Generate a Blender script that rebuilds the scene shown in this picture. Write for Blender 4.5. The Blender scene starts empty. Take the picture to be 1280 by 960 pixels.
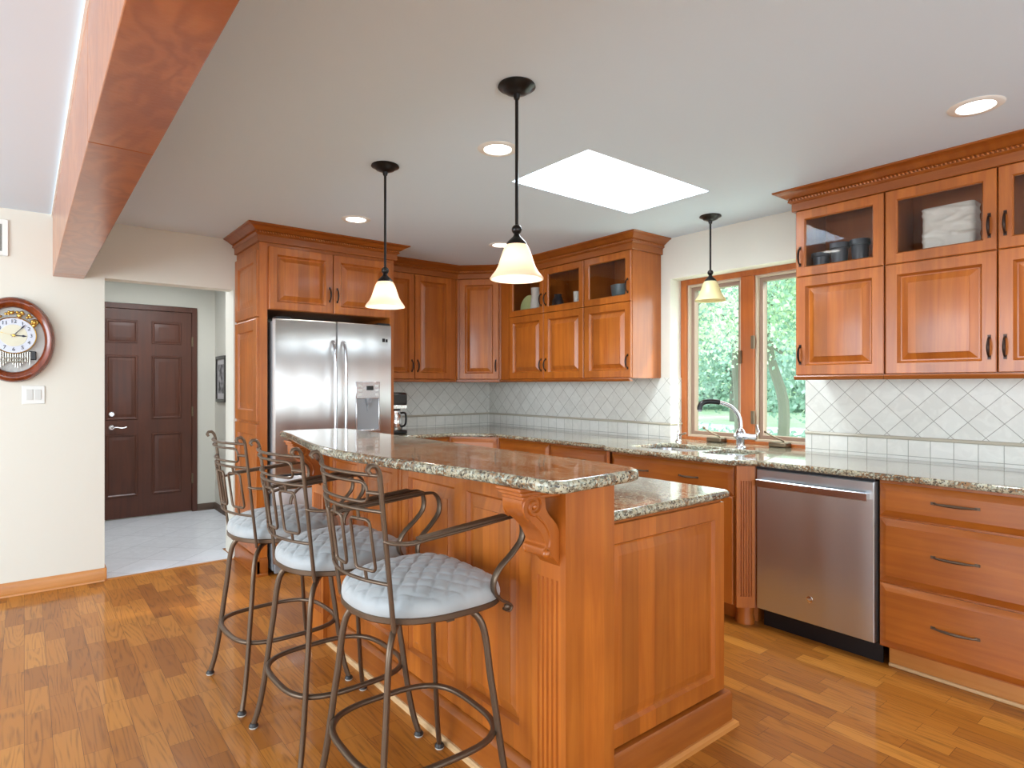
import bpy, bmesh, math, random
from mathutils import Vector, Matrix, noise
C = bpy.context.scene.collection
SC = bpy.context.scene
PI = math.pi
random.seed(4)

# ---------------------------------------------------------------- camera, world, lights, exposure
cam_d = bpy.data.cameras.new('camera'); cam = bpy.data.objects.new('camera', cam_d); C.objects.link(cam)
cam.location = (0, 0, 1.32); cam.rotation_euler = (PI/2, 0, -math.radians(38.7))
cam_d.sensor_width = 36; cam_d.lens = 761/1280*36; cam_d.shift_y = 2/1280; cam_d.clip_start = .02; cam_d.clip_end = 300
SC.camera = cam
SC.view_settings.view_transform = 'Standard'; SC.view_settings.look = 'None'
SC.view_settings.gamma = 1; SC.view_settings.use_curve_mapping = False
SC.view_settings.exposure = 0.29
W = bpy.data.worlds.new('sky'); SC.world = W; W.use_nodes = True
wn = W.node_tree; wn.nodes.clear()
wo = wn.nodes.new('ShaderNodeOutputWorld'); wb = wn.nodes.new('ShaderNodeBackground')
wb.inputs[0].default_value = (.86, .93, 1, 1); wb.inputs[1].default_value = 3.0
wn.links.new(wb.outputs[0], wo.inputs[0])

def sun(rot, e, ang=3):
    l = bpy.data.lights.new('sun', 'SUN'); l.energy = e; l.angle = math.radians(ang); l.color = (1, .95, .86)
    o = bpy.data.objects.new('sun', l); C.objects.link(o); o.rotation_euler = rot; return o
def area(name, loc, direction, w, h, e, col=(1, 1, 1), spread=180):
    l = bpy.data.lights.new(name, 'AREA'); l.shape = 'RECTANGLE'; l.size = w; l.size_y = h; l.energy = e; l.color = col
    l.spread = math.radians(spread)
    o = bpy.data.objects.new(name, l); C.objects.link(o); o.location = loc
    o.rotation_euler = Vector(direction).to_track_quat('-Z', 'Y').to_euler(); return o
sun((math.radians(38), math.radians(24), math.radians(20)), 6.2)
# daylight through the windows of the room (left side and behind the camera) and the skylight, plus added ceiling and hall fills
area('window_light_left', (-3.35, 2.4, 1.45), (1, 0, .3), 3.4, 1.9, 140, (.76, .89, 1))
area('window_light_back', (-1.9, -2.75, 1.5), (.12, 1, .35), 2.9, 1.9, 72, (.78, .90, 1))
area('ceiling_fill_back_right', (1.7, -2.75, 1.3), (0, .55, 1), 2.2, 1.6, 32, (.70, .87, 1))  # unseen fill added behind, aimed up to brighten the kitchen ceiling
area('skylight_light', (2.56, 2.29, 2.70), (0, 0, -1), .9, .5, 30, (.86, .94, 1))
area('kitchen_window_light', (3.99, 2.31, 1.5), (-1, 0, 0), .8, 1.0, 5, (.92, 1, .98))
area('hall_fill', (.9, 6.0, 2.38), (0, 0, -1), .5, .5, 20, (.95, .98, 1))  # unseen lamp added overhead to brighten the hall

# ---------------------------------------------------------------- materials
def srgb(r, g, b):
    f = lambda c: (c/255/12.92) if c/255 <= .04045 else ((c/255+.055)/1.055)**2.4
    return (f(r), f(g), f(b), 1)
class NT:
    def __init__(s, name):
        s.m = bpy.data.materials.new(name); s.m.use_nodes = True; s.t = s.m.node_tree
        s.b = s.t.nodes['Principled BSDF']; s.out = s.t.nodes['Material Output']
    def n(s, typ, **kw):
        nd = s.t.nodes.new('ShaderNode'+typ)
        for k, v in kw.items():
            if k.startswith('_'): setattr(nd, k[1:], v)
            else:
                key = int(k[1:]) if k[0] == 'i' and k[1:].isdigit() else k.replace('__', ' ')
                nd.inputs[key].default_value = v
        return nd
    def l(s, a, b): s.t.links.new(a, b)
    def uv(s): return s.n('UVMap').outputs[0]
    def mapping(s, src, scale=(1, 1, 1), rot=(0, 0, 0), loc=(0, 0, 0)):
        m = s.n('Mapping'); m.inputs['Scale'].default_value = scale; m.inputs['Rotation'].default_value = rot; m.inputs['Location'].default_value = loc
        s.l(src, m.inputs[0]); return m.outputs[0]
    def ramp(s, src, stops):
        r = s.n('ValToRGB'); e = r.color_ramp.elements
        while len(e) < len(stops): e.new(.5)
        for i, (p, c) in enumerate(stops): e[i].position = p; e[i].color = c
        s.l(src, r.inputs[0]); return r.outputs[0]
    def mix(s, fac, a, b, mode='MIX'):
        m = s.n('Mix', _data_type='RGBA', _blend_type=mode)
        for v, sock in ((fac, m.inputs[0]), (a, m.inputs[6]), (b, m.inputs[7])):
            if hasattr(v, 'is_linked') or hasattr(v, 'links'): s.l(v, sock)
            else: sock.default_value = v
        return m.outputs[2]
    def bump(s, src, strength, dist=.002):
        b = s.n('Bump'); b.inputs['Strength'].default_value = strength; b.inputs['Distance'].default_value = dist
        s.l(src, b.inputs['Height']); s.l(b.outputs[0], s.b.inputs['Normal']); return b
    def set(s, **kw):
        for k, v in kw.items():
            s.b.inputs[k.replace('__', ' ')].default_value = v
        return s
M = {}
def plain(name, col, rough=.5, metal=0., **kw):
    t = NT(name); t.set(Base__Color=col, Roughness=rough, Metallic=metal, **kw); M[name] = t.m; return t
def wood(name, c1, c2, horiz=False, rough=.3, coat=.35, plank=.085, scale=1., var=.5):
    t = NT(name); uv = t.uv()
    rot = (0, 0, PI/2) if horiz else (0, 0, 0)
    base = t.mapping(uv, (1, 1, 1), rot)
    st = t.mapping(base, (26*scale, 1.6*scale, 1))
    n1 = t.n('TexNoise'); n1.inputs['Scale'].default_value = 1; n1.inputs['Detail'].default_value = 5; n1.inputs['Roughness'].default_value = .6; n1.inputs['Distortion'].default_value = .6
    t.l(st, n1.inputs[0])
    n2 = t.n('TexNoise'); n2.inputs['Scale'].default_value = 3.5; n2.inputs['Detail'].default_value = 2; t.l(base, n2.inputs[0])
    sep = t.n('SeparateXYZ'); t.l(base, sep.inputs[0])
    dv = t.n('Math', _operation='DIVIDE', i1=plank); t.l(sep.outputs[0], dv.inputs[0])
    fl = t.n('Math', _operation='FLOOR'); t.l(dv.outputs[0], fl.inputs[0])
    wnz = t.n('TexWhiteNoise', _noise_dimensions='1D'); t.l(fl.outputs[0], wnz.inputs['W'])
    c = t.ramp(n1.outputs[0], [(.3, c1), (.7, c2)])
    dark = tuple(x*.72 for x in c1[:3])+(1,)
    c = t.mix(t.ramp(n2.outputs[0], [(.35, (0, 0, 0, 1)), (.75, (.45, .45, .45, 1))]), c, dark)
    hs = t.n('HueSaturation'); t.l(c, hs.inputs['Color'])
    mr = t.n('MapRange'); mr.inputs[3].default_value = 1-.3*var; mr.inputs[4].default_value = 1+.3*var
    t.l(wnz.outputs[0], mr.inputs[0]); t.l(mr.outputs[0], hs.inputs['Value'])
    t.l(hs.outputs[0], t.b.inputs['Base Color'])
    t.set(Roughness=rough, Coat__Weight=coat, Coat__Roughness=.16)
    t.bump(n1.outputs[0], .06, .001)
    M[name] = t.m; return t
CH1 = srgb(160, 82, 22); CH2 = srgb(188, 108, 36)
wood('cherry', CH1, CH2, False, .36, .22)
wood('cherry_horizontal', CH1, CH2, True, .34, .3, plank=.3)
wood('cherry_molding', srgb(148, 75, 18), srgb(172, 96, 30), True, .36, .25, plank=3)
wood('cherry_plain', srgb(156, 80, 20), srgb(178, 98, 32), False, .36, .28, plank=5)
wood('oak_trim', srgb(196, 124, 56), srgb(214, 146, 78), True, .35, .3, plank=5)
wood('raw_shoe', srgb(214, 170, 118), srgb(226, 190, 142), True, .5, .1, plank=5)
wood('window_wood', srgb(164, 80, 22), srgb(188, 102, 34), False, .3, .4, plank=5)
wood('dark_door', srgb(72, 34, 18), srgb(90, 44, 24), False, .45, .1, plank=5)
wood('clock_wood', srgb(96, 38, 16), srgb(150, 66, 26), False, .2, .6, plank=5)
def beam_mat():
    t = NT('beam_wood'); uv = t.uv()
    n0 = t.n('TexNoise'); n0.inputs['Scale'].default_value = 5; n0.inputs['Detail'].default_value = 3; n0.inputs['Distortion'].default_value = .5
    t.l(t.mapping(uv, (1, .5, 1)), n0.inputs[0])
    mr = t.n('Math', _operation='MULTIPLY', i1=46.); t.l(n0.outputs[0], mr.inputs[0])
    sn = t.n('Math', _operation='SINE'); t.l(mr.outputs[0], sn.inputs[0])
    g = t.n('MapRange'); g.inputs[1].default_value = -1; t.l(sn.outputs[0], g.inputs[0])
    c = t.ramp(g.outputs[0], [(.0, srgb(160, 88, 36)), (1., srgb(180, 106, 50))])
    n2 = t.n('TexNoise'); n2.inputs['Scale'].default_value = 3; t.l(uv, n2.inputs[0])
    c = t.mix(t.ramp(n2.outputs[0], [(.4, (0, 0, 0, 1)), (.7, (.6, .6, .6, 1))]), c, srgb(142, 72, 28))
    t.l(c, t.b.inputs['Base Color']); t.set(Roughness=.3, Coat__Weight=.5, Coat__Roughness=.2)
    n3 = t.n('TexNoise'); n3.inputs['Scale'].default_value = 60; t.l(uv, n3.inputs[0])
    t.bump(n3.outputs[0], .25, .002); M['beam_wood'] = t.m
beam_mat()
def floor_mat():
    t = NT('oak_floor'); uv = t.uv()
    sw = t.mapping(uv, (1, 1, 1), (0, 0, PI/2))
    br = t.n('TexBrick', _offset=.37, _offset_frequency=2, _squash=.7, _squash_frequency=3)
    br.inputs['Scale'].default_value = 1; br.inputs['Brick Width'].default_value = .36; br.inputs['Row Height'].default_value = .083
    br.inputs['Mortar Size'].default_value = .0007; br.inputs['Mortar Smooth'].default_value = .2; br.inputs['Bias'].default_value = 0
    br.inputs['Color1'].default_value = (0, 0, 0, 1); br.inputs['Color2'].default_value = (1, 1, 1, 1); br.inputs['Mortar'].default_value = (.5, .5, .5, 1)
    t.l(sw, br.inputs[0])
    off = t.n('VectorMath', _operation='MULTIPLY'); off.inputs[1].default_value = (7, 13, 3); t.l(br.outputs[0], off.inputs[0])
    ad = t.n('VectorMath', _operation='ADD'); t.l(uv, ad.inputs[0]); t.l(off.outputs[0], ad.inputs[1])
    # cathedral grain: contour lines of a stretched noise
    n0 = t.n('TexNoise'); n0.inputs['Scale'].default_value = 1; n0.inputs['Detail'].default_value = 1.5
    t.l(t.mapping(ad.outputs[0], (11, .8, 1)), n0.inputs[0])
    mu = t.n('Math', _operation='MULTIPLY', i1=100.); t.l(n0.outputs[0], mu.inputs[0])
    sn = t.n('Math', _operation='SINE'); t.l(mu.outputs[0], sn.inputs[0])
    g = t.n('MapRange'); g.inputs[1].default_value = -.2; g.inputs[2].default_value = 1; t.l(sn.outputs[0], g.inputs[0])
    n1 = t.n('TexNoise'); n1.inputs['Scale'].default_value = 1; n1.inputs['Detail'].default_value = 4
    t.l(t.mapping(ad.outputs[0], (150, 6, 1)), n1.inputs[0])
    base = t.ramp(br.outputs[0], [(0, srgb(144, 84, 26)), (.5, srgb(168, 102, 32)), (1, srgb(190, 124, 48))])
    gm = t.n('Math', _operation='MULTIPLY'); t.l(g.outputs[0], gm.inputs[0])
    fr = t.ramp(n1.outputs[0], [(.35, (0, 0, 0, 1)), (.7, (1, 1, 1, 1))]); t.l(fr, gm.inputs[1])
    gs = t.n('Math', _operation='MULTIPLY', i1=.55); t.l(gm.outputs[0], gs.inputs[0])
    c = t.mix(gs.outputs[0], base, srgb(76, 40, 14))
    c = t.mix(br.outputs[1], c, srgb(84, 46, 18))
    t.l(c, t.b.inputs['Base Color']); t.set(Roughness=.5, Specular__IOR__Level=.25, Coat__Weight=.42, Coat__Roughness=.1)
    t.bump(gm.outputs[0], .05, .001); M['oak_floor'] = t.m
floor_mat()
def tile_mat(name, size, rot, c1, c2, mortar, msize=.0035, rough=.35):
    t = NT(name); uv = t.uv()
    br = t.n('TexBrick', _offset=0., _squash=1.)
    br.inputs['Scale'].default_value = 1; br.inputs['Brick Width'].default_value = size; br.inputs['Row Height'].default_value = size
    br.inputs['Mortar Size'].default_value = msize/2; br.inputs['Mortar Smooth'].default_value = .3
    br.inputs['Color1'].default_value = c1; br.inputs['Color2'].default_value = c2; br.inputs['Mortar'].default_value = mortar
    t.l(t.mapping(uv, (1, 1, 1), (0, 0, rot[0]), (rot[1], rot[2], 0)), br.inputs[0])
    n = t.n('TexNoise'); n.inputs['Scale'].default_value = 16; n.inputs['Detail'].default_value = 6; n.inputs['Distortion'].default_value = 1.2; t.l(uv, n.inputs[0])
    c = t.mix(t.ramp(n.outputs[0], [(.45, (0, 0, 0, 1)), (.62, (.35, .35, .35, 1))]), br.outputs[0], tuple(x*1.12 for x in c2[:3])+(1,))
    c = t.mix(br.outputs[1], c, mortar)
    t.l(c, t.b.inputs['Base Color']); t.set(Roughness=rough)
    inv = t.n('Math', _operation='SUBTRACT', i0=1.); t.l(br.outputs[1], inv.inputs[1])
    t.bump(inv.outputs[0], .5, .002); M[name] = t.m
TL1 = srgb(214, 213, 204); TL2 = srgb(224, 224, 216); GR = srgb(160, 158, 146)
tile_mat('tile_diamond', .1065, (PI/4, 0, 0), TL1, TL2, GR)
tile_mat('tile_square', .105, (0, .01, .0125), srgb(222, 220, 210), srgb(230, 228, 220), GR)
tile_mat('hall_tile', .33, (PI/4, 0, 0), srgb(214, 217, 224), srgb(224, 227, 234), srgb(176, 180, 188), .005, .3)
def granite():
    t = NT('granite'); co = t.n('TexCoord').outputs['Object']
    n = t.n('TexNoise'); n.inputs['Scale'].default_value = 7; n.inputs['Detail'].default_value = 6; n.inputs['Distortion'].default_value = 1.5; t.l(t.mapping(co, (1, .4, 1), (0, 0, .35)), n.inputs[0])
    v = t.n('TexVoronoi', _feature='F1'); v.inputs['Scale'].default_value = 105; t.l(co, v.inputs[0])
    v2 = t.n('TexVoronoi', _feature='F1'); v2.inputs['Scale'].default_value = 210; t.l(co, v2.inputs[0])
    c = t.ramp(n.outputs[0], [(.30, srgb(96, 92, 80)), (.40, srgb(158, 146, 118)), (.48, srgb(182, 174, 148)), (.56, srgb(140, 106, 72)), (.68, srgb(100, 68, 46))])
    sp = t.n('SeparateColor'); t.l(v.outputs['Color'], sp.inputs[0])
    c = t.mix(t.ramp(sp.outputs[0], [(.62, (0, 0, 0, 1)), (.66, (.75, .75, .75, 1))]), c, srgb(92, 80, 66))
    c = t.mix(t.ramp(sp.outputs[1], [(.72, (0, 0, 0, 1)), (.76, (.8, .8, .8, 1))]), c, srgb(186, 186, 166))
    sp2 = t.n('SeparateColor'); t.l(v2.outputs['Color'], sp2.inputs[0])
    c = t.mix(t.ramp(sp2.outputs[0], [(.84, (0, 0, 0, 1)), (.87, (.9, .9, .9, 1))]), c, srgb(52, 46, 42))
    c = t.mix(t.ramp(sp2.outputs[1], [(.8, (0, 0, 0, 1)), (.84, (.7, .7, .7, 1))]), c, srgb(124, 132, 118))
    t.l(c, t.b.inputs['Base Color']); t.set(Roughness=.12, Coat__Weight=.5, Coat__Roughness=.03, IOR=1.55)
    M['granite'] = t.m
granite()
def steel(name, col, rough, wav=0.):
    t = NT(name); t.set(Base__Color=col, Metallic=1., Roughness=rough, Anisotropic=.9 if wav else .3)
    if wav: tg = t.n('Tangent', _direction_type='UV_MAP'); t.l(tg.outputs[0], t.b.inputs['Tangent'])
    uv = t.uv()
    n = t.n('TexNoise'); n.inputs['Scale'].default_value = 1; n.inputs['Detail'].default_value = 3; t.l(t.mapping(uv, (2, 900, 1)), n.inputs[0])
    b1 = t.n('Bump'); b1.inputs['Strength'].default_value = .03; b1.inputs['Distance'].default_value = .001; t.l(n.outputs[0], b1.inputs['Height'])
    if wav:
        n2 = t.n('TexNoise'); n2.inputs['Scale'].default_value = 1; n2.inputs['Detail'].default_value = 0; t.l(t.mapping(uv, (7, .12, 1)), n2.inputs[0])
        b2 = t.n('Bump'); b2.inputs['Strength'].default_value = wav; b2.inputs['Distance'].default_value = .02; t.l(n2.outputs[0], b2.inputs['Height'])
        t.l(b2.outputs[0], b1.inputs['Normal'])
    t.l(b1.outputs[0], t.b.inputs['Normal']); M[name] = t.m
steel('steel', (.62, .60, .58, 1), .34, .6)
steel('steel_dishwasher', (.64, .71, .76, 1), .34, .5)
steel('steel_bright', (.62, .62, .64, 1), .2)
plain('wall_paint', srgb(219, 215, 202), .75); plain('ceiling_paint', srgb(214, 230, 243), .85)
plain('white_trim', srgb(235, 234, 228), .5); plain('hall_paint', srgb(208, 206, 196), .7)
plain('dark_base', srgb(84, 66, 54), .5)
plain('bronze', srgb(58, 44, 38), .35, .75); plain('stool_metal', srgb(100, 82, 66), .36, .6)
plain('black_metal', srgb(34, 30, 28), .32, .6)
plain('rubber', srgb(40, 36, 34), .5); plain('glide', srgb(190, 186, 178), .35)
plain('black_plastic', srgb(18, 18, 19), .3); plain('grey_plastic', srgb(138, 140, 142), .4); plain('light_plastic', srgb(205, 204, 198), .35)
plain('toe_black', srgb(16, 17, 22), .5); plain('silver', (.8, .8, .8, 1), .18, 1.); plain('gold', srgb(212, 176, 96), .3, 1.)
plain('dial', srgb(206, 210, 220), .35); plain('dial_inner', srgb(214, 210, 186), .4); plain('pipe_metal', (.52, .49, .42, 1), .35, .9); plain('ink', srgb(34, 36, 60), .5)
plain('clock_back', srgb(186, 184, 178), .4); plain('ceramic_white', srgb(222, 216, 204), .3); plain('pot_dark', srgb(66, 70, 76), .35)
plain('plate_green', srgb(206, 212, 148), .3); plain('bowl_teal', srgb(88, 104, 106), .3); plain('amber', srgb(205, 190, 110), .3)
plain('sash', srgb(200, 184, 160), .5); plain('sash_jamb', srgb(150, 122, 104), .5); plain('brass_dark', srgb(120, 104, 84), .35, .8)
plain('vent_dark', srgb(140, 138, 130), .6); plain('switch_white', srgb(226, 226, 220), .35)
plain('lcd', srgb(40, 42, 40), .2); plain('photo_grey', srgb(120, 118, 122), .5); plain('mat_white', srgb(190, 188, 190), .6)
def fabric():
    t = NT('seat_fabric'); co = t.n('TexCoord').outputs['Object']
    n = t.n('TexNoise'); n.inputs['Scale'].default_value = 400; n.inputs['Detail'].default_value = 2; t.l(co, n.inputs[0])
    n2 = t.n('TexNoise'); n2.inputs['Scale'].default_value = 9; t.l(co, n2.inputs[0])
    c = t.ramp(n2.outputs[0], [(.3, srgb(150, 154, 155)), (.7, srgb(168, 171, 171))])
    t.l(c, t.b.inputs['Base Color']); t.set(Roughness=.55, Sheen__Weight=.4)
    t.bump(n.outputs[0], .15, .0006); M['seat_fabric'] = t.m
fabric()
def emis(name, col, s):
    t = NT(name); t.set(Base__Color=(.9, .9, .9, 1), Emission__Color=col, Emission__Strength=s); M[name] = t.m
emis('lamp_disc', (1, .97, .92, 1), 9.); emis('bulb', (1, .92, .80, 1), 16.)
def glassy(name, tint, refl=.5, alpha_col=None):
    t = NT(name); t.t.nodes.remove(t.b)
    tr = t.n('BsdfTransparent'); tr.inputs[0].default_value = tint
    gl = t.n('BsdfGlossy'); gl.inputs['Roughness'].default_value = .02
    ge = t.n('NewGeometry'); dp = t.n('VectorMath', _operation='DOT_PRODUCT'); t.l(ge.outputs['Incoming'], dp.inputs[0]); t.l(ge.outputs['Normal'], dp.inputs[1])
    ab = t.n('Math', _operation='ABSOLUTE'); t.l(dp.outputs['Value'], ab.inputs[0])
    om = t.n('Math', _operation='SUBTRACT', i0=1.); t.l(ab.outputs[0], om.inputs[1])
    pw_ = t.n('Math', _operation='POWER', i1=5.); t.l(om.outputs[0], pw_.inputs[0])
    fr = t.n('Math', _operation='MULTIPLY_ADD', i1=.96, i2=.04); t.l(pw_.outputs[0], fr.inputs[0])
    mu = t.n('Math', _operation='MULTIPLY', i1=refl); t.l(fr.outputs[0], mu.inputs[0])
    mx = t.n('MixShader'); t.l(mu.outputs[0], mx.inputs[0]); t.l(tr.outputs[0], mx.inputs[1]); t.l(gl.outputs[0], mx.inputs[2])
    t.l(mx.outputs[0], t.out.inputs[0]); M[name] = t.m
glassy('cabinet_glass', (.95, .95, .95, 1), .8); glassy('window_glass', (.88, .96, .95, 1), .6)
def shade(name, col, tr=.75):
    t = NT(name); t.t.nodes.remove(t.b)
    a = t.n('BsdfTranslucent'); a.inputs[0].default_value = col
    d = t.n('BsdfPrincipled'); d.inputs['Base Color'].default_value = col; d.inputs['Roughness'].default_value = .25
    mx = t.n('MixShader'); mx.inputs[0].default_value = 1-tr; t.l(a.outputs[0], mx.inputs[1]); t.l(d.outputs[0], mx.inputs[2])
    t.l(mx.outputs[0], t.out.inputs[0]); M[name] = t.m
shade('shade_glass', srgb(246, 228, 208), .5)
shade('shade_glass_cool', srgb(236, 224, 178), .45)
def leaf(name, c1, c2):
    t = NT(name); co = t.n('TexCoord').outputs['Object']
    n = t.n('TexNoise'); n.inputs['Scale'].default_value = 1.6; n.inputs['Detail'].default_value = 5; t.l(co, n.inputs[0])
    c = t.ramp(n.outputs[0], [(.35, c1), (.65, c2)])
    t.l(c, t.b.inputs['Base Color']); t.set(Roughness=.6)
    tr = t.n('BsdfTranslucent'); t.l(c, tr.inputs[0]); mx = t.n('MixShader'); mx.inputs[0].default_value = .45
    t.l(t.b.outputs[0], mx.inputs[1]); t.l(tr.outputs[0], mx.inputs[2]); t.l(mx.outputs[0], t.out.inputs[0]); M[name] = t.m
leaf('leaf_light', srgb(176, 200, 160), srgb(222, 232, 206)); leaf('leaf_dark', srgb(140, 172, 156), srgb(184, 206, 192))
leaf('grass', srgb(206, 218, 192), srgb(222, 232, 212)); plain('bark', srgb(120, 116, 104), .9); plain('road', srgb(220, 222, 220), .9)

# ---------------------------------------------------------------- mesh helpers
ORG = {}
def org(o): return ORG.get(o.name, Vector((0, 0, 0))) if o else Vector((0, 0, 0))
class MB:
    def __init__(s): s.v = []; s.f = []
    def add(s, vs, fs, X=None):
        k = len(s.v)
        s.v += [tuple(X @ Vector(p)) if X is not None else tuple(p) for p in vs]
        s.f += [tuple(i+k for i in f) for f in fs]; return s
    def box(s, x0, y0, z0, x1, y1, z1, X=None):
        x0, x1 = min(x0, x1), max(x0, x1); y0, y1 = min(y0, y1), max(y0, y1); z0, z1 = min(z0, z1), max(z0, z1)
        vs = [(x, y, z) for x in (x0, x1) for y in (y0, y1) for z in (z0, z1)]
        return s.add(vs, [(0, 1, 3, 2), (4, 6, 7, 5), (0, 4, 5, 1), (2, 3, 7, 6), (0, 2, 6, 4), (1, 5, 7, 3)], X)
    def prism(s, poly, z0, z1, X=None):
        n = len(poly); vs = [(x, y, z0) for x, y in poly]+[(x, y, z1) for x, y in poly]
        fs = [tuple(reversed(range(n))), tuple(range(n, 2*n))]+[(i, (i+1) % n, n+(i+1) % n, n+i) for i in range(n)]
        return s.add(vs, fs, X)
    def loft(s, rings, closed=True, caps=True, X=None):
        n = len(rings[0]); vs = [p for r in rings for p in r]; fs = []
        for a in range(len(rings)-1):
            for i in range(n if closed else n-1):
                j = (i+1) % n; fs.append((a*n+i, a*n+j, (a+1)*n+j, (a+1)*n+i))
        if caps: fs.append(tuple(range(n))); fs.append(tuple((len(rings)-1)*n+i for i in range(n)))
        return s.add(vs, fs, X)
    def lathe(s, prof, c, n=32, X=None, sx=1., sy=1.):
        rings = [[(c[0]+sx*r*math.cos(2*PI*i/n), c[1]+sy*r*math.sin(2*PI*i/n), c[2]+z) for i in range(n)] for r, z in prof]
        return s.loft(rings, True, False, X)
    def sweep(s, pts, prof, closed=False, up=(0, 0, 1), scales=None, X=None, side=None):
        pts = [Vector(p) for p in pts]; n = len(pts); rings = []; up = Vector(up)
        for i, p in enumerate(pts):
            a = pts[(i-1) % n] if (closed or i > 0) else p; b = pts[(i+1) % n] if (closed or i < n-1) else p
            t = (b-a).normalized()
            if i == 0:
                nrm = up-t*up.dot(t)
                if nrm.length < 1e-4: nrm = Vector((1, 0, 0))-t*t.x
            else: nrm = nrm-t*nrm.dot(t)
            nrm.normalize(); bi = t.cross(nrm)
            if side: bi = Vector(side)-t*Vector(side).dot(t); bi.normalize(); nrm = bi.cross(t)
            k = scales[i] if scales else 1
            rings.append([tuple(p+bi*(q[0]*k)+nrm*(q[1]*k)) for q in prof])
        if closed:
            rings.append(rings[0]); return s.loft(rings, True, False, X)
        return s.loft(rings, True, True, X)
    def ball(s, c, r, n=12, sz=1.):
        prof = [(max(1e-4, r*math.sin(PI*i/n)), -r*sz*math.cos(PI*i/n)) for i in range(n+1)]
        return s.lathe(prof, c, n*2)
    def build(s, name, mat, parent=None, smooth=35, bevel=0., uvswap=False, recalc=True, weld=True):
        o0 = org(parent); me = bpy.data.meshes.new(name)
        me.from_pydata([tuple(Vector(p)-o0) for p in s.v], [], s.f)
        bm = bmesh.new(); bm.from_mesh(me)
        if weld: bmesh.ops.remove_doubles(bm, verts=bm.verts, dist=1e-5)
        if recalc: bmesh.ops.recalc_face_normals(bm, faces=bm.faces)
        uvl = bm.loops.layers.uv.new('UVMap')
        for f in bm.faces:
            n = f.normal; a = [abs(n.x), abs(n.y), abs(n.z)]; k = a.index(max(a))
            for lp in f.loops:
                p = lp.vert.co+o0
                if k == 0: u, v = p.y, p.z
                elif k == 1: u, v = p.x, p.z
                else: u, v = p.x, p.y
                lp[uvl].uv = (v, u) if uvswap else (u, v)
        bm.to_mesh(me); bm.free(); me.materials.append(M[mat] if isinstance(mat, str) else mat)
        if smooth:
            me.shade_smooth(); me.set_sharp_from_angle(angle=math.radians(smooth))
        ob = bpy.data.objects.new(name, me); C.objects.link(ob)
        if parent: ob.parent = parent
        ORG[ob.name] = o0
        if bevel:
            b = ob.modifiers.new('bevel', 'BEVEL'); b.width = bevel; b.segments = 2; b.limit_method = 'ANGLE'; b.angle_limit = math.radians(40)
        return ob
def thing(name, label, cat, loc=(0, 0, 0), group=None):
    o = bpy.data.objects.new(name, None); C.objects.link(o); o.location = loc; o.empty_display_size = .1
    o['label'] = label; o['category'] = cat
    if group: o['group'] = group
    ORG[o.name] = Vector(loc); return o
def tag(o, label, cat, group=None):
    o['label'] = label; o['category'] = cat
    if group: o['group'] = group
    return o
def struct(o): o['kind'] = 'structure'; return o
def spline(pts, n=8, closed=False):
    P = [Vector(p) for p in pts]; N = len(P); out = []
    for i in range(N if closed else N-1):
        p0 = P[(i-1) % N] if closed or i > 0 else P[i]; p1 = P[i]; p2 = P[(i+1) % N]; p3 = P[(i+2) % N] if closed or i < N-2 else P[i+1]
        for k in range(n):
            t = k/n
            out.append(.5*((2*p1)+(p2-p0)*t+(2*p0-5*p1+4*p2-p3)*t*t+(3*p1-p0-3*p2+p3)*t**3))
    if not closed: out.append(P[-1])
    return out
def circ(r, n=8, rot=0): return [(r*math.cos(2*PI*i/n+rot), r*math.sin(2*PI*i/n+rot)) for i in range(n)]
def rbar(w, h, c=.25):
    c = min(w, h)*c; a, b = w/2, h/2
    return [(a, b-c), (a-c, b), (-a+c, b), (-a, b-c), (-a, -b+c), (-a+c, -b), (a-c, -b), (a, -b+c)]

class Fr:
    """frame on a vertical face: origin, u along the face, n outward"""
    def __init__(s, o, u, n): s.o = Vector(o); s.u = Vector(u).normalized(); s.n = Vector(n).normalized()
    def p(s, u, v, n): return tuple(s.o+s.u*u+Vector((0, 0, v))+s.n*n)
    def X(s): # matrix mapping (u, n, v) local -> world
        m = Matrix((s.u, s.n, Vector((0, 0, 1)))).transposed().to_4x4(); m.translation = s.o; return m
def miter(mb, path, prof):
    P = [Vector((x, y, 0)) for x, y in path]; N = len(P); nr = []
    for i in range(N-1):
        d = (P[i+1]-P[i]).normalized(); nr.append(Vector((-d.y, d.x, 0)))
    rings = []
    for i in range(N):
        if i == 0: o = nr[0]
        elif i == N-1: o = nr[-1]
        else: o = nr[i-1]+nr[i]; o = o/o.dot(nr[i])
        rings.append([tuple(P[i]+o*a+Vector((0, 0, b))) for a, b in prof])
    return mb.loft(rings)
def rect_loops(fr, u0, v0, u1, v1, loops, cap=True, mb=None):
    mb = mb or MB(); rings = []
    for ins, d in loops:
        rings.append([fr.p(u0+ins, v0+ins, d), fr.p(u1-ins, v0+ins, d), fr.p(u1-ins, v1-ins, d), fr.p(u0+ins, v1-ins, d)])
    n0 = len(mb.v)
    vs = [p for r in rings for p in r]; fs = []
    for a in range(len(rings)-1):
        for i in range(4):
            j = (i+1) % 4; fs.append((a*4+i, a*4+j, a*4+4+j, a*4+4+i))
    fs.append((3, 2, 1, 0))
    if cap: k = (len(rings)-1)*4; fs.append((k, k+1, k+2, k+3))
    mb.add(vs, fs); return mb
T = .021
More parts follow.
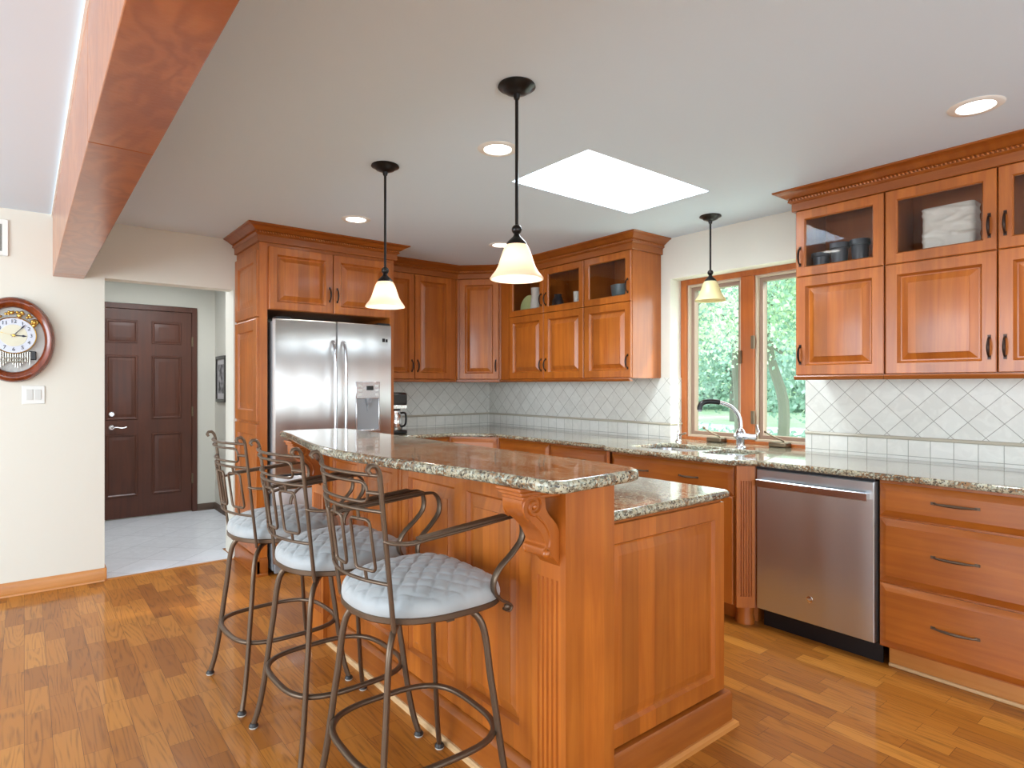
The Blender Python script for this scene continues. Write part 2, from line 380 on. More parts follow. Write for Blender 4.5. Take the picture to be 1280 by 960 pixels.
def pull(fr, u, v, parent, vert=True, L=.095, mat='bronze', name='handle'):
    mb = MB(); h = L/2; pts = []
    for k in range(13):
        t = -1+2*k/12; d = T+.004+.022*(1-t*t)**.6 if abs(t) < 1 else T-.002
        pts.append(fr.p(u, v+t*h, d) if vert else fr.p(u+t*h, v, d))
    sc = [1.25-.5*abs(math.sin(PI*(k/12))) if 0 < k < 12 else 1.5 for k in range(13)]
    sc = [.7+.6*math.sin(PI*k/12) for k in range(13)]
    mb.sweep(pts, circ(.0052, 8), scales=sc, up=tuple(fr.u) if vert else (0, 0, 1))
    for s in (-1, 1):
        if vert: mb.box(-.006, T-.001, -.009, .006, T+.004, .009, Matrix.Translation(Vector(fr.p(u, v+s*h, 0)))@fr_rot(fr))
        else: mb.box(-.009, T-.001, -.006, .009, T+.004, .006, Matrix.Translation(Vector(fr.p(u+s*h, v, 0)))@fr_rot(fr))
    return mb.build(name, mat, parent)
def fr_rot(fr): return Matrix((fr.u, fr.n, Vector((0, 0, 1)))).transposed().to_4x4()
def raised(fr, u0, v0, u1, v1, parent, handle=None, mat='cherry', name='door', s=.062, vert=True, L=.095):
    g = .0016
    u0 += g; u1 -= g; v0 += g; v1 -= g
    loops = [(0, .0), (0, T-.004), (.004, T), (s-.008, T), (s-.006, T-.004), (s, T-.012), (s+.003, T-.018), (s+.009, T-.018), (s+.040, T-.004), (s+.0405, T-.0015), (s+.043, T-.001)]
    d = rect_loops(fr, u0, v0, u1, v1, loops).build(name, mat, parent, smooth=20)
    if handle: pull(fr, handle[0], handle[1], d, vert, L)
    return d
def slab(fr, u0, v0, u1, v1, parent, handle=None, name='drawer', mat='cherry_horizontal', L=.16):
    g = .002; u0 += g; u1 -= g; v0 += g; v1 -= g
    loops = [(0, 0), (0, T-.012), (.003, T-.010), (.028, T-.001), (.030, T)]
    d = rect_loops(fr, u0, v0, u1, v1, loops).build(name, mat, parent, smooth=20)
    for h in (handle or []): pull(fr, h[0], h[1], d, False, L, 'stool_metal')
    return d
def glassdoor(fr, u0, v0, u1, v1, parent, handle=None, s=.055):
    g = .0016; u0 += g; u1 -= g; v0 += g; v1 -= g
    loops = [(0, 0), (0, T-.004), (.004, T), (s-.006, T), (s, T-.008), (s, 0)]
    mb = MB(); rings = [[fr.p(u0+i, v0+i, d), fr.p(u1-i, v0+i, d), fr.p(u1-i, v1-i, d), fr.p(u0+i, v1-i, d)] for i, d in loops]
    vs = [p for r in rings for p in r]; n = len(rings)
    fs = [((a*4+i), (a*4+(i+1) % 4), (((a+1) % n)*4+(i+1) % 4), (((a+1) % n)*4+i)) for a in range(n) for i in range(4)]
    mb.add(vs, fs); d = mb.build('glass_door', 'cherry', parent, smooth=20)
    gl = MB(); X = fr.X(); gl.box(u0+s-.004, .008, v0+s-.004, u1-s+.004, .011, v1-s+.004, X); gl.build('glass_pane', 'cabinet_glass', d, smooth=0)
    if handle: pull(fr, handle[0], handle[1], d)
    return d
def text_mesh(txt, size, extr=.0006):
    cu = bpy.data.curves.new('lettering', 'FONT'); cu.body = txt; cu.size = size; cu.extrude = extr; cu.align_x = 'CENTER'; cu.align_y = 'CENTER'; cu.resolution_u = 3
    o = bpy.data.objects.new('lettering', cu); C.objects.link(o)
    dg = bpy.context.evaluated_depsgraph_get(); dg.update()
    me = bpy.data.meshes.new_from_object(o.evaluated_get(dg)); bpy.data.objects.remove(o)
    vs = [tuple(v.co) for v in me.vertices]; fs = [tuple(p.vertices) for p in me.polygons]; bpy.data.meshes.remove(me)
    return vs, fs

# ---------------------------------------------------------------- room shell
ZC = 2.43; XW = 3.80; YK = 5.12; YL = 4.95
WX0, WX1 = -3.6, XW; WY0 = -3.0
def wallbox(name, b, mat='wall_paint'):
    return struct(MB().box(*b).build(name, mat, smooth=0))
# floor
struct(MB().box(WX0-.2, WY0-.2, -.1, XW+.25, YL+.005, 0).box(1.25, YL+.005, -.1, XW+.25, YK+.2, 0).build('floor', 'oak_floor', smooth=0))
struct(MB().box(-.6, YL+.005, -.1, 1.25, 7.3, .001).box(1.25, YK+.2, -.1, 1.8, 7.3, .001).build('floor_hall', 'hall_tile', smooth=0))
# ceiling with skylight hole
SX0, SX1, SY0, SY1 = 2.07, 3.05, 2.01, 2.585
m = MB()
m.box(WX0-.2, WY0-.2, ZC, SX0, YK+.2, ZC+.12).box(SX1, WY0-.2, ZC, XW+.25, YK+.2, ZC+.12).box(SX0, WY0-.2, ZC, SX1, SY0, ZC+.12).box(SX0, SY1, ZC, SX1, YK+.2, ZC+.12)
struct(m.build('ceiling', 'ceiling_paint', smooth=0))
m = MB(); h = ZC+.12
m.box(SX0-.05, SY0-.05, h, SX0, SY1+.05, h+.22).box(SX1, SY0-.05, h, SX1+.05, SY1+.05, h+.22).box(SX0, SY0-.05, h, SX1, SY0, h+.22).box(SX0, SY1, h, SX1, SY1+.05, h+.22)
sk = struct(m.build('window_2', 'white_trim', smooth=0))
g = MB().box(SX0-.02, SY0-.02, h+.22, SX1+.02, SY1+.02, h+.23)
t = NT('skylight_glass'); t.t.nodes.remove(t.b); tr = t.n('BsdfTranslucent'); tr.inputs[0].default_value = (.95, .97, 1, 1); tp = t.n('BsdfTransparent'); mx = t.n('MixShader'); mx.inputs[0].default_value = .5
t.l(tr.outputs[0], mx.inputs[1]); t.l(tp.outputs[0], mx.inputs[2]); t.l(mx.outputs[0], t.out.inputs[0]); M['skylight_glass'] = t.m
g.build('skylight_pane', 'skylight_glass', sk, smooth=0)
# wall on the fridge side (left part with the doorway), kitchen back wall
OX0, OX1, OZ = .425, 1.245, 2.05; YT = 5.08
m = MB().box(WX0-.2, YL, 0, OX0, YT, ZC).box(OX0, YL, OZ, OX1, YT, ZC)
m.box(OX1, YL, 0, 1.30, YT, ZC)
struct(m.build('wall_left', 'wall_paint', smooth=0))
wallbox('wall_back', (1.30, YK, 0, XW+.25, YK+.13, ZC))
wallbox('wall_back_return', (1.262, YL+.001, 0, 1.30, YK+.13, ZC))
# window wall with deep recess
RY0, RY1, RZ0, RZ1 = 1.815, 2.835, .80, 2.122; XO = 4.05
m = MB().box(XW, WY0-.2, 0, XO, RY0, ZC).box(XW, RY1, 0, XO, YK+.2, ZC).box(XW, RY0, RZ1, XO, RY1, ZC).box(XW, RY0, 0, XO, RY1, RZ0)
struct(m.build('wall_right', 'wall_paint', smooth=0))
# far left wall and rear wall, each with large openings for the daylight
m = MB().box(WX0-.2, WY0-.2, 0, WX0, .6, ZC).box(WX0-.2, 4.2, 0, WX0, YT, ZC).box(WX0-.2, .6, 0, WX0, 4.2, .45).box(WX0-.2, .6, 2.4, WX0, 4.2, ZC)
struct(m.build('wall_far_left', 'wall_paint', smooth=0))
m = MB().box(WX0, WY0-.2, 0, -3.45, WY0, ZC).box(-.35, WY0-.2, 0, .5, WY0, ZC).box(2.9, WY0-.2, 0, XW, WY0, ZC).box(-3.45, WY0-.2, 0, -.35, WY0, .45).box(-3.45, WY0-.2, 2.4, -.35, WY0, ZC).box(.5, WY0-.2, 0, 2.9, WY0, .45).box(.5, WY0-.2, 2.4, 2.9, WY0, ZC)  # right-hand opening added to hold the ceiling fill
struct(m.build('wall_rear', 'wall_paint', smooth=0))
# hall shell
m = MB().box(-.6, 7.1, 0, 1.8, 7.25, ZC)
struct(m.build('wall_hall_back', 'hall_paint', smooth=0))
wallbox('wall_hall_right', (1.6, YK+.13, 0, 1.8, 7.1, ZC), 'hall_paint')
wallbox('wall_hall_left', (-.75, YT, 0, -.6, 7.25, ZC), 'hall_paint')
wallbox('ceiling_hall', (-.75, YT, ZC, 1.8, 7.25, ZC+.1), 'ceiling_paint')
# baseboards
def bbprof(h=.085, t=.014): return [(0, 0), (t, 0), (t, h*.72), (t*.7, h*.86), (t*.4, h), (0, h)]
def baseboard_x(name, x0, x1, y, mat, h=.085, side=-1):
    pr = bbprof(h); mb = MB(); mb.loft([[(x, y+side*a, b) for a, b in pr] for x in (x0, x1)])
    sh = [(.014, 0), (.026, 0), (.024, .010), (.014, .016)]
    mb.loft([[(x, y+side*a, b) for a, b in sh] for x in (x0, x1)])
    return struct(mb.build(name, mat))
baseboard_x('baseboard_left', WX0, OX0, YL, 'oak_trim')
o = MB().box(OX0, YL-.014, 0, OX0+.012, YT, .085).build('baseboard_left_end', 'oak_trim', smooth=0, bevel=.003); struct(o)
baseboard_x('baseboard_hall_back', 1.41, 1.6, 7.1, 'dark_base', .07)
mb = MB(); mb.loft([[(1.6-a, y, b) for a, b in bbprof(.07)] for y in (5.3, 7.1)]); struct(mb.build('baseboard_hall_right', 'dark_base'))
# floor threshold strip and small oak plinth by the tall cabinet
struct(MB().box(OX0, YL-.012, 0, OX1, YL+.02, .004).build('trim_1', 'oak_trim', smooth=0))

# backsplash
def bs_x(name, x, y0, y1, z0, z1, mat, d=.008): return MB().box(x-d, y0, z0, x, y1, z1).build(name, mat, smooth=0)
def struct_join(name, boxes, mat): 
    m = MB()
    for b in boxes: m.box(*b)
    return struct(m.build(name, mat, smooth=0, bevel=.0))
d = .008
struct_join('backsplash_diamond', [(XW-d, .2, 1.04, XW, RY0, 1.38), (XW-d, RY1, 1.04, XW, YK, 1.38), (1.31, YK-d, 1.04, XW-d, YK, 1.38), (XW-d, RY1-d, 1.04, 3.975, RY1, 1.38)], 'tile_diamond')
struct_join('backsplash_square', [(XW-d, .2, .914, XW, RY0, 1.02), (XW-d, RY1, .914, XW, YK, 1.02), (1.31, YK-d, .914, XW-d, YK, 1.02), (XW-d, RY1-d, .914, 3.975, RY1, 1.02)], 'tile_square')
mb = MB(); lp = [(0, 1.02), (.014, 1.022), (.018, 1.030), (.014, 1.038), (0, 1.04)]
mb.loft([[(XW-a, y, b) for a, b in lp] for y in (.2, RY0)]); mb.loft([[(XW-a, y, b) for a, b in lp] for y in (RY1-.014, YK)])
mb.loft([[(x, YK-a, b) for a, b in lp] for x in (1.31, XW)]); mb.loft([[(x, RY1-a, b) for a, b in lp] for x in (XW, 3.975)])
plain('liner', srgb(196, 188, 170), .35); struct(mb.build('backsplash_liner', 'liner'))

# ---------------------------------------------------------------- kitchen window
def ring_frame(mb, x0, x1, y0, y1, z0, z1, w):
    mb.box(x0, y0, z0, x1, y0+w, z1); mb.box(x0, y1-w, z0, x1, y1, z1); mb.box(x0, y0+w, z0, x1, y1-w, z0+w); mb.box(x0, y0+w, z1-w, x1, y1-w, z1)
m = MB(); m.box(3.93, RY0, .885, 4.04, RY0+.035, RZ1).box(3.93, RY1-.048, .885, 4.04, RY1, RZ1).box(3.93, RY0+.035, RZ1-.04, 4.04, RY1-.048, RZ1).box(3.93, RY0+.035, .885, 4.04, RY1-.048, .935)
m.box(3.93, 2.236, .935, 4.04, 2.336, RZ1-.04)
win = struct(m.build('window_1', 'window_wood', smooth=0, bevel=.003))
for (a, b) in ((2.336, RY1-.048), (RY0+.035, 2.236)):
    f = MB(); ring_frame(f, 3.95, 3.975, a, b, .935, RZ1-.04, .016); f = f.build('window_frame', 'sash', win, smooth=0, bevel=.002)
    s = MB(); ring_frame(s, 3.975, 4.03, a+.012, b-.012, .947, RZ1-.052, .03); s.build('window_sash', 'sash_jamb', f, smooth=0, bevel=.002)
    g = MB().box(3.998, a+.04, .975, 4.004, b-.04, RZ1-.08); g.build('window_pane', 'window_glass', f, smooth=0)
for y, z in ((2.335, 1.05), (2.335, 1.52), (2.24, 1.1), (2.24, 1.62)):
    MB().box(3.915, y-.012, z-.045, 3.932, y+.012, z+.045).build('window_hinge', 'brass_dark', win, bevel=.002)
for y, s in ((2.50, 1), (2.03, 1)):
    c = MB().box(3.85, y-.06, .9145, 3.93, y+.06, .948).build('crank_base', 'brass_dark', win, bevel=.008)
    MB().sweep(spline([(3.885, y-.03, .95), (3.875, y-.02, .962), (3.865, y+.03, .982), (3.86, y+.075, 1.006)]), rbar(.014, .009)).ball((3.858, y+.082, 1.012), .010).build('crank_handle', 'brass_dark', c)

# ---------------------------------------------------------------- entry door in the hall
m = MB(); YD = 7.1
m.box(-.56, YD-.025, 0, -.48, YD, 2.12).box(1.372, YD-.025, 0, 1.45, YD, 2.12).box(-.48, YD-.025, 2.06, 1.372, YD, 2.12)
door = MB().box(.45, YD-.02, 0.001, .50, YD, 2.08).box(1.372, YD-.028, 0.001, 1.422, YD, 2.135).box(.44, YD-.028, 2.08, 1.372, YD, 2.135)
door = struct(door.build('door_1', 'dark_door', smooth=0, bevel=.004))
fr = Fr((.50, YD-.004, 0), (1, 0, 0), (0, -1, 0)); DW_ = .87
lf = MB(); rect_loops(fr, 0, .012, DW_, 2.078, [(0, 0), (0, .012), (.002, .014)], mb=lf); leaf_o = lf.build('door_leaf', 'dark_door', door, smooth=0)
for (u0, u1) in ((.115, .385), (.505, .775)):
    for (v0, v1) in ((.22, .84), (.98, 1.62), (1.74, 1.97)):
        rect_loops(fr, u0, v0, u1, v1, [(0, .0135), (.006, .022), (.016, .022), (.026, .0145), (.058, .0215), (.060, .0215)]).build('door_panel', 'dark_door', leaf_o, smooth=20)
for v in (.35, 1.05, 1.78): MB().sweep([fr.p(DW_+.004, v-.05, .026), fr.p(DW_+.004, v+.05, .026)], circ(.010)).build('door_hinge', 'brass_dark', door)
h = MB().lathe([(.001, .03), (.02, .03), (.028, .02), (.028, 0)], (0, 0, 0), 20, Matrix.Translation(Vector(fr.p(.165, .91, .014)))@Matrix.Rotation(PI/2, 4, 'X'))
h.sweep(spline([fr.p(.165, .91, .03), fr.p(.17, .91, .06), fr.p(.20, .913, .066), fr.p(.25, .905, .066), fr.p(.285, .915, .066)]), rbar(.02, .012)); h.build('door_handle', 'silver', door)
MB().lathe([(.001, .02), (.02, .02), (.027, .012), (.027, 0)], (0, 0, 0), 20, Matrix.Translation(Vector(fr.p(.165, 1.04, .014)))@Matrix.Rotation(PI/2, 4, 'X')).build('door_deadbolt', 'silver', door)

# ---------------------------------------------------------------- ceiling beam
bx0, bx1 = .144, .311
bm_ = MB(); pr = [(bx0, 2.03), (bx1, 2.03), (bx1, ZC), (bx0, ZC)]
b = thing('ceiling_beam', 'long glossy orange wooden box beam running under the ceiling to the left wall', 'beam', (.23, YL, 2.23))
for (y0, y1) in ((4.80, YL), (2.155, 4.798), (WY0, 2.153)):
    MB().loft([[(x, y, z) for x, z in pr] for y in (y0, y1)]).build('beam_board', 'beam_wood', b, smooth=0, bevel=.003)
MB().box(bx0-.008, WY0, ZC-.014, bx0, YL, ZC).build('beam_trim', 'white_trim', b, smooth=0)

# ---------------------------------------------------------------- upper cabinets
XU = 3.47; ZB = 1.352; ZS = 1.938; ZT = 2.315; ZM = 1.376
def carcass(mb, x0, y0, x1, y1, z0, z1, t=.018, front='x', shelves=()):
    """open-fronted box; front 'x' opens toward -X, 'y' opens toward -Y"""
    mb.box(x0, y0, z0, x1, y1, z0+t); mb.box(x0, y0, z1-t, x1, y1, z1)
    if front == 'x':
        mb.box(x1-.008, y0+t, z0+t, x1, y1-t, z1-t); mb.box(x0, y0, z0+t, x1, y0+t, z1-t); mb.box(x0, y1-t, z0+t, x1, y1, z1-t)
    else:
        mb.box(x0+t, y1-.008, z0+t, x1-t, y1, z1-t); mb.box(x0, y0, z0+t, x0+t, y1, z1-t); mb.box(x1-t, y0, z0+t, x1, y1, z1-t)
    for z in shelves: mb.box(x0+.004, y0+t, z, x1-.008, y1-t, z+t)
def rail_x(mb, x, y0, y1, z0, z1, out=.012):
    pr = [(0, z1), (-out, z1), (-out-.004, z1-.006), (-out, z0+.004), (-out+.004, z0), (.03, z0)]
    mb.loft([[(x+a, y, b) for a, b in pr] for y in (y0, y1)])
def upper_window_wall(y0, y1, label, doors, grp=None):
    """doors: list of (ya, yb, handle side +1 = toward +Y) ; ya<yb"""
    t = thing('wall_cabinet', label, 'cabinet', (XW, (y0+y1)/2, ZB), grp)
    mb = MB(); carcass(mb, XU, y0+.0005, XW-.001, y1-.0005, ZM, ZC-.012, shelves=(ZS-.009,)); mb.box(XU-.0005, y0+.0005, ZT, XU+.018, y1-.0005, ZC-.012)
    mb.build('cabinet_body', 'cherry_plain', t, smooth=0)
    mb = MB(); rail_x(mb, XU-T, y0+.0005, y1-.0005, ZB, ZM); mb.build('light_rail', 'cherry_molding', t)
    fr = Fr((XU, 0, 0), (0, 1, 0), (-1, 0, 0))
    for ya, yb, side in doors:
        hy = yb-.028 if side > 0 else ya+.028
        raised(fr, ya, ZM+.002, yb, ZS, t, (hy, ZM+.12))
        glassdoor(fr, ya, ZS, yb, ZT, t, (hy, ZS+.115))
    return t
U1 = upper_window_wall(1.246, 1.71, 'cherry wall cabinet right of the window with dark pots behind glass', [(1.248, 1.708, 1)])
U2 = upper_window_wall(.316, 1.244, 'two-door cherry wall cabinet at the right edge holding the white square vase', [(.781, 1.243, -1), (.318, .779, 1)])
L1 = upper_window_wall(2.92, 3.400, 'single-door cherry wall cabinet just left of the window with a dark bowl', [(2.922, 3.398, -1)])
L2 = upper_window_wall(3.402, 4.47, 'two-door cherry wall cabinet between diagonal corner cabinet and dark bowl cabinet', [(3.404, 3.876, 1), (3.878, 4.352, -1)])
mb = MB().box(XU-.018, 4.356, ZM, XU, 4.47, ZT); mb.build('filler_stile', 'cherry_plain', L2, smooth=0)
# diagonal corner cabinet
YU = YK-.33; DA = Vector((XU, 4.49, 0)); DB = Vector((3.18, YU, 0))
t = thing('corner_cabinet', 'tall single-door cherry cabinet set diagonally across the kitchen corner', 'cabinet', (3.5, 4.8, ZB))
poly = [(XU, 4.472), (DA.x, DA.y), (DB.x, DB.y), (3.162, YU), (3.162, YK-.001), (XW-.001, YK-.001), (XW-.001, 4.472)]
mb = MB().prism(poly, ZM, ZC-.012); mb.build('cabinet_body', 'cherry_plain', t, smooth=0)
du = (DA-DB).normalized(); dn = Vector((-du.y, du.x, 0))
if dn.dot(Vector((-1, -1, 0))) < 0: dn = -dn
fr = Fr(DB, du, dn); LD = (DA-DB).length
raised(fr, .02, ZM+.002, LD-.02, ZT, t, (LD-.05, ZM+.13))
mb = MB(); mb.box(-.005, 0, ZB, LD+.005, T+.012, ZM, fr.X()); mb.build('light_rail', 'cherry_molding', t, bevel=.003)
# back wall pair
t = thing('wall_cabinet', 'cherry wall cabinet with two tall doors on the back wall beside the refrigerator', 'cabinet', (2.8, YK, ZB))
mb = MB(); mb.box(2.32, YU, ZM, 3.158, YK-.001, ZC-.012); mb.build('cabinet_body', 'cherry_plain', t, smooth=0)
fr = Fr((0, YU, 0), (1, 0, 0), (0, -1, 0))
raised(fr, 2.322, ZM+.002, 2.712, ZT, t, (2.712-.028, ZM+.12)); raised(fr, 2.714, ZM+.002, 3.10, ZT, t, (2.714+.028, ZM+.12))
mb = MB().box(2.322, YU-T-.012, ZB, 3.145, YU+.02, ZM); mb.build('light_rail', 'cherry_molding', t, bevel=.003)

# refrigerator surround
YF = 4.38; FX0, FX1 = 1.268, 2.30
t = thing('refrigerator_cabinet', 'tall cherry surround boxing in the refrigerator with two doors above it', 'cabinet', (1.78, 4.6, 0))
mb = MB().box(FX0, YF, 0, FX0+.055, YL-.001, ZC-.012); mb.build('side_panel', 'cherry', t, smooth=0)
mb = MB().box(FX1-.035, YF, 0, FX1, YK-.001, ZC-.012); mb.build('side_panel', 'cherry', t, smooth=0)
mb = MB().box(FX0+.055, YF+.001, 1.852, FX1-.035, YL-.001, ZC-.012); mb.build('cabinet_body', 'cherry_plain', t, smooth=0)
fr = Fr((0, YF, 0), (1, 0, 0), (0, -1, 0))
raised(fr, 1.328, 1.852, 1.792, 2.295, t, (1.792-.028, 1.99)); raised(fr, 1.794, 1.852, 2.262, 2.295, t, (1.794+.028, 1.99))
frs = Fr((FX0, 0, 0), (0, -1, 0), (-1, 0, 0))
for v0, v1 in ((1.80, 2.26), (1.07, 1.785), (.17, 1.05)):
    rect_loops(frs, -(YL-.02), v0, -(YF+.004), v1, [(0, 0), (0, .016), (.003, .018), (.075, .018), (.082, .004), (.09, .004), (.125, .015), (.127, .015)]).build('side_door', 'cherry', t, smooth=20)
mb = MB(); pr = [(0, 0), (.022, 0), (.022, .014), (.014, .02), (.014, .105), (.008, .12), (0, .125)]
mb.loft([[(FX0-a, y, b) for a, b in pr] for y in (YF-.014, YL-.002)]); mb.loft([[(x, YF-a, b) for a, b in pr] for x in (FX0-.014, FX0+.055)]); mb.build('base_molding', 'cherry_molding', t)

# crown mouldings (mitred sweeps with a rope bead)
def crown(name, label, path, z0=2.325):
    z0 = ZT+.001
    pr = [(.0, z0), (.016, z0), (.018, z0+.003), (.018, z0+.046), (.024, z0+.048), (.034, z0+.054), (.036, z0+.056), (.028, z0+.058), (.028, z0+.070), (.038, z0+.073), (.046, z0+.078), (.062, z0+.090), (.084, z0+.102), (.092, z0+.104), (.096, z0+.108), (.096, ZC-.0008), (0, ZC-.0008)]
    P = [Vector((x, y, 0)) for x, y in path]; N = len(P); rings = []
    nr = []
    for i in range(N-1):
        d = (P[i+1]-P[i]).normalized(); nr.append(Vector((-d.y, d.x, 0)))
    offs = []
    for i in range(N):
        if i == 0: o = nr[0]
        elif i == N-1: o = nr[-1]
        else: o = (nr[i-1]+nr[i]); o = o/(o.dot(nr[i]))
        offs.append(o)
    rings = [[tuple(P[i]+offs[i]*a+Vector((0, 0, b))) for a, b in pr] for i in range(N)]
    mb = MB().loft(rings)
    t = thing(name, label, 'molding', (P[0].x, P[0].y, z0))
    mb.build('molding', 'cherry_molding', t, smooth=25)
    rp = MB()
    for i in range(N-1):
        a = P[i]+offs[i]*.031; b2 = P[i+1]+offs[i+1]*.031; L = (b2-a).length; n = int(L/.018)
        d = (b2-a).normalized()
        for k in range(n):
            c = a+d*(.009+k*.018); z = z0+.0635
            q = (d*.6+Vector((0, 0, .8))).normalized()
            rp.sweep([c+Vector((0, 0, z))-q*.009, c+Vector((0, 0, z)), c+Vector((0, 0, z))+q*.009], circ(.0065, 6), scales=[.5, 1.1, .5], up=tuple(nr[i]))
    rp.build('rope_bead', 'cherry', t, weld=False)
    return t
crown('crown_molding', 'cherry crown molding with rope bead above the cabinets right of the window', [(XU-T*.3, .316), (XU-T*.3, 1.71), (XW-.002, 1.71)])
crown('crown_molding', 'cherry crown molding running around the corner cabinets left of the window', [(XW-.002, 2.92), (XU-T*.3, 2.92), (XU-T*.3, 4.485), (3.175, YU-T*.3), (2.402, YU-T*.3)])
crown('crown_molding', 'cherry crown molding around the top of the refrigerator cabinet', [(FX1, YK-.4), (FX1, YF-T*.3), (FX0, YF-T*.3), (FX0, YL-.002)])

# ---------------------------------------------------------------- base cabinets
XB = 3.131; XT = 3.19   # face of bodies; doors stand T proud
def base_x(label, y0, y1, name='base_cabinet', xb=XB):
    t = thing(name, label, 'cabinet', (XW-.3, (y0+y1)/2, 0))
    MB().box(xb, y0+.0005, .105, XW-.01, y1-.0005, .882).build('cabinet_body', 'cherry_plain', t, smooth=0)
    return t
t = base_x('cherry base cabinet with three wide drawers right of the dishwasher', .548, 1.150, 'drawer_cabinet')
fr = Fr((XB, 0, 0), (0, 1, 0), (-1, 0, 0))
for v0, v1, hz in ((.713, .870, .803), (.411, .706, .567), (.112, .404, .258)): slab(fr, .550, v0, 1.148, v1, t, [(.849, hz)])
MB().box(XT, .55, 0, XT+.02, 1.13, .105).build('toe_kick', 'oak_trim', t, smooth=0)
mb = MB().box(XT-.014, .55, 0, XT, 1.13, .016); mb.build('shoe_molding', 'raw_shoe', t, bevel=.004)
# sink cabinet, bumped forward with 45 degree fluted posts
XSK = 3.06; YS0, YS1 = 1.848, 2.750
t = thing('sink_cabinet', 'cherry sink cabinet bumped forward between fluted angled corner posts under the window', 'cabinet', (3.4, 2.3, 0))
MB().prism([(XSK, YS0), (3.131, 1.762), (XW-.01, 1.762), (XW-.01, 2.833), (3.131, 2.833), (XSK, YS1)], .105, .70).build('cabinet_body', 'cherry_plain', t, smooth=0)
MB().prism([(XSK, YS0), (3.131, 1.762), (3.16, 1.762), (3.12, YS0), (3.12, YS1), (3.16, 2.833), (3.131, 2.833), (XSK, YS1)], .70, .882).build('front_rail', 'cherry_plain', t, smooth=0)
fr = Fr((XSK, 0, 0), (0, 1, 0), (-1, 0, 0))
slab(fr, YS0+.004, .715, YS1-.004, .870, t, [(2.14, .788), (2.50, .788)], 'drawer', L=.12)
raised(fr, YS0+.004, .112, 2.297, .707, t, (2.297-.03, .6)); raised(fr, 2.301, .112, YS1-.004, .707, t, (2.301+.03, .6))
for A, B in (((3.045, 1.838), (3.112, 1.770)), ((3.112, 2.825), (3.045, 2.760))):
    A = Vector(A+(0,)); B = Vector(B+(0,)); u = (B-A).normalized(); n = Vector((-u.y, u.x, 0)); n = n if n.x < 0 else -n
    L = (B-A).length; pf = []
    k = 5; w = L*.7/k; s0 = L*.15; pf.append((0, .018)); pf.append((0, 0)); pf.append((L, 0)); pf.append((L, .018))
    for i in reversed(range(k)):
        a = s0+i*w; pf += [(a+w*.9, .018), (a+w*.75, .012), (a+w*.25, .012), (a+w*.1, .018)]
    X = Matrix((u, n, Vector((0, 0, 1)))).transposed().to_4x4(); X.translation = A
    mb = MB().prism(pf, .17, .80, X).box(0, 0, .11, L, .018, .17, X).box(0, 0, .80, L, .018, .882, X); mb.build('fluted_post', 'cherry', t, smooth=0)
mb = MB().prism([(XT-.03, 1.90), (XT+.02, 1.80), (XT+.3, 1.80), (XT+.3, 2.80), (XT+.02, 2.80), (XT-.03, 2.70)], 0, .105); mb.build('toe_kick', 'cherry_plain', t, smooth=0)
for A in ((3.15, 1.845), (3.15, 2.75)): MB().lathe([(.0, .104), (.045, .104), (.05, .08), (.045, .05), (.052, .02), (.052, 0), (0, 0)], (A[0], A[1], 0), 20).build('bun_foot', 'cherry_plain', t)
fr = Fr((XB, 0, 0), (0, 1, 0), (-1, 0, 0))
t = base_x('cherry base cabinet nearest the sink cabinet on its left', 2.835, 3.436)
slab(fr, 2.84, .715, 3.432, .870, t, [(3.136, .79)]); raised(fr, 2.84, .112, 3.134, .707, t, (3.10, .6)); raised(fr, 3.138, .112, 3.432, .707, t, (3.17, .6))
MB().box(XT, 2.84, 0, XT+.02, 3.436, .105).build('toe_kick', 'cherry_plain', t, smooth=0)
t = base_x('cherry base cabinet between the corner unit and the one beside the sink', 3.438, 4.075)
slab(fr, 3.442, .715, 4.07, .870, t, [(3.756, .79)]); raised(fr, 3.442, .112, 3.754, .707, t, (3.72, .6)); raised(fr, 3.758, .112, 4.07, .707, t, (3.79, .6))
MB().box(XT, 3.44, 0, XT+.02, 4.075, .105).build('toe_kick', 'cherry_plain', t, smooth=0)
YBF = 4.44
t = thing('corner_base_cabinet', 'diagonal cherry base cabinet in the far kitchen corner under the counter', 'cabinet', (3.4, 4.7, 0))
A = Vector((2.87, YBF, 0)); B = Vector((XB, 4.09, 0)); mb = MB().prism([(B.x, 4.077), (B.x, B.y), (A.x, A.y), (2.85, YBF), (2.85, YK-.01), (XW-.01, YK-.01), (XW-.01, 4.077)], .105, .882); mb.build('cabinet_body', 'cherry_plain', t, smooth=0)
u = (B-A).normalized(); n = Vector((-u.y, u.x, 0)); n = n if n.x < 0 else -n; frc = Fr(A, u, n); LL = (B-A).length
slab(frc, .01, .715, LL-.01, .870, t, None); raised(frc, .01, .112, LL-.01, .707, t, (LL-.05, .55)); pull(frc, LL/2, .79, t, False, .1)
MB().prism([(A.x+.05, A.y+.05), (B.x+.05, B.y+.05), (B.x+.2, B.y+.2), (A.x+.2, A.y+.2)], 0, .105).build('toe_kick', 'cherry_plain', t, smooth=0)
t = thing('base_cabinet', 'cherry base cabinet under the coffee maker beside the refrigerator', 'cabinet', (2.58, 4.8, 0))
MB().box(2.302, YBF, .105, 2.848, YK-.01, .882).build('cabinet_body', 'cherry_plain', t, smooth=0)
fry = Fr((0, YBF, 0), (1, 0, 0), (0, -1, 0))
slab(fry, 2.306, .715, 2.844, .870, t, [(2.575, .79)]); raised(fry, 2.306, .112, 2.573, .707, t, (2.54, .6)); raised(fry, 2.577, .112, 2.844, .707, t, (2.61, .6))
MB().box(2.306, YBF+.06, 0, 2.84, YBF+.08, .105).build('toe_kick', 'cherry_plain', t, smooth=0)

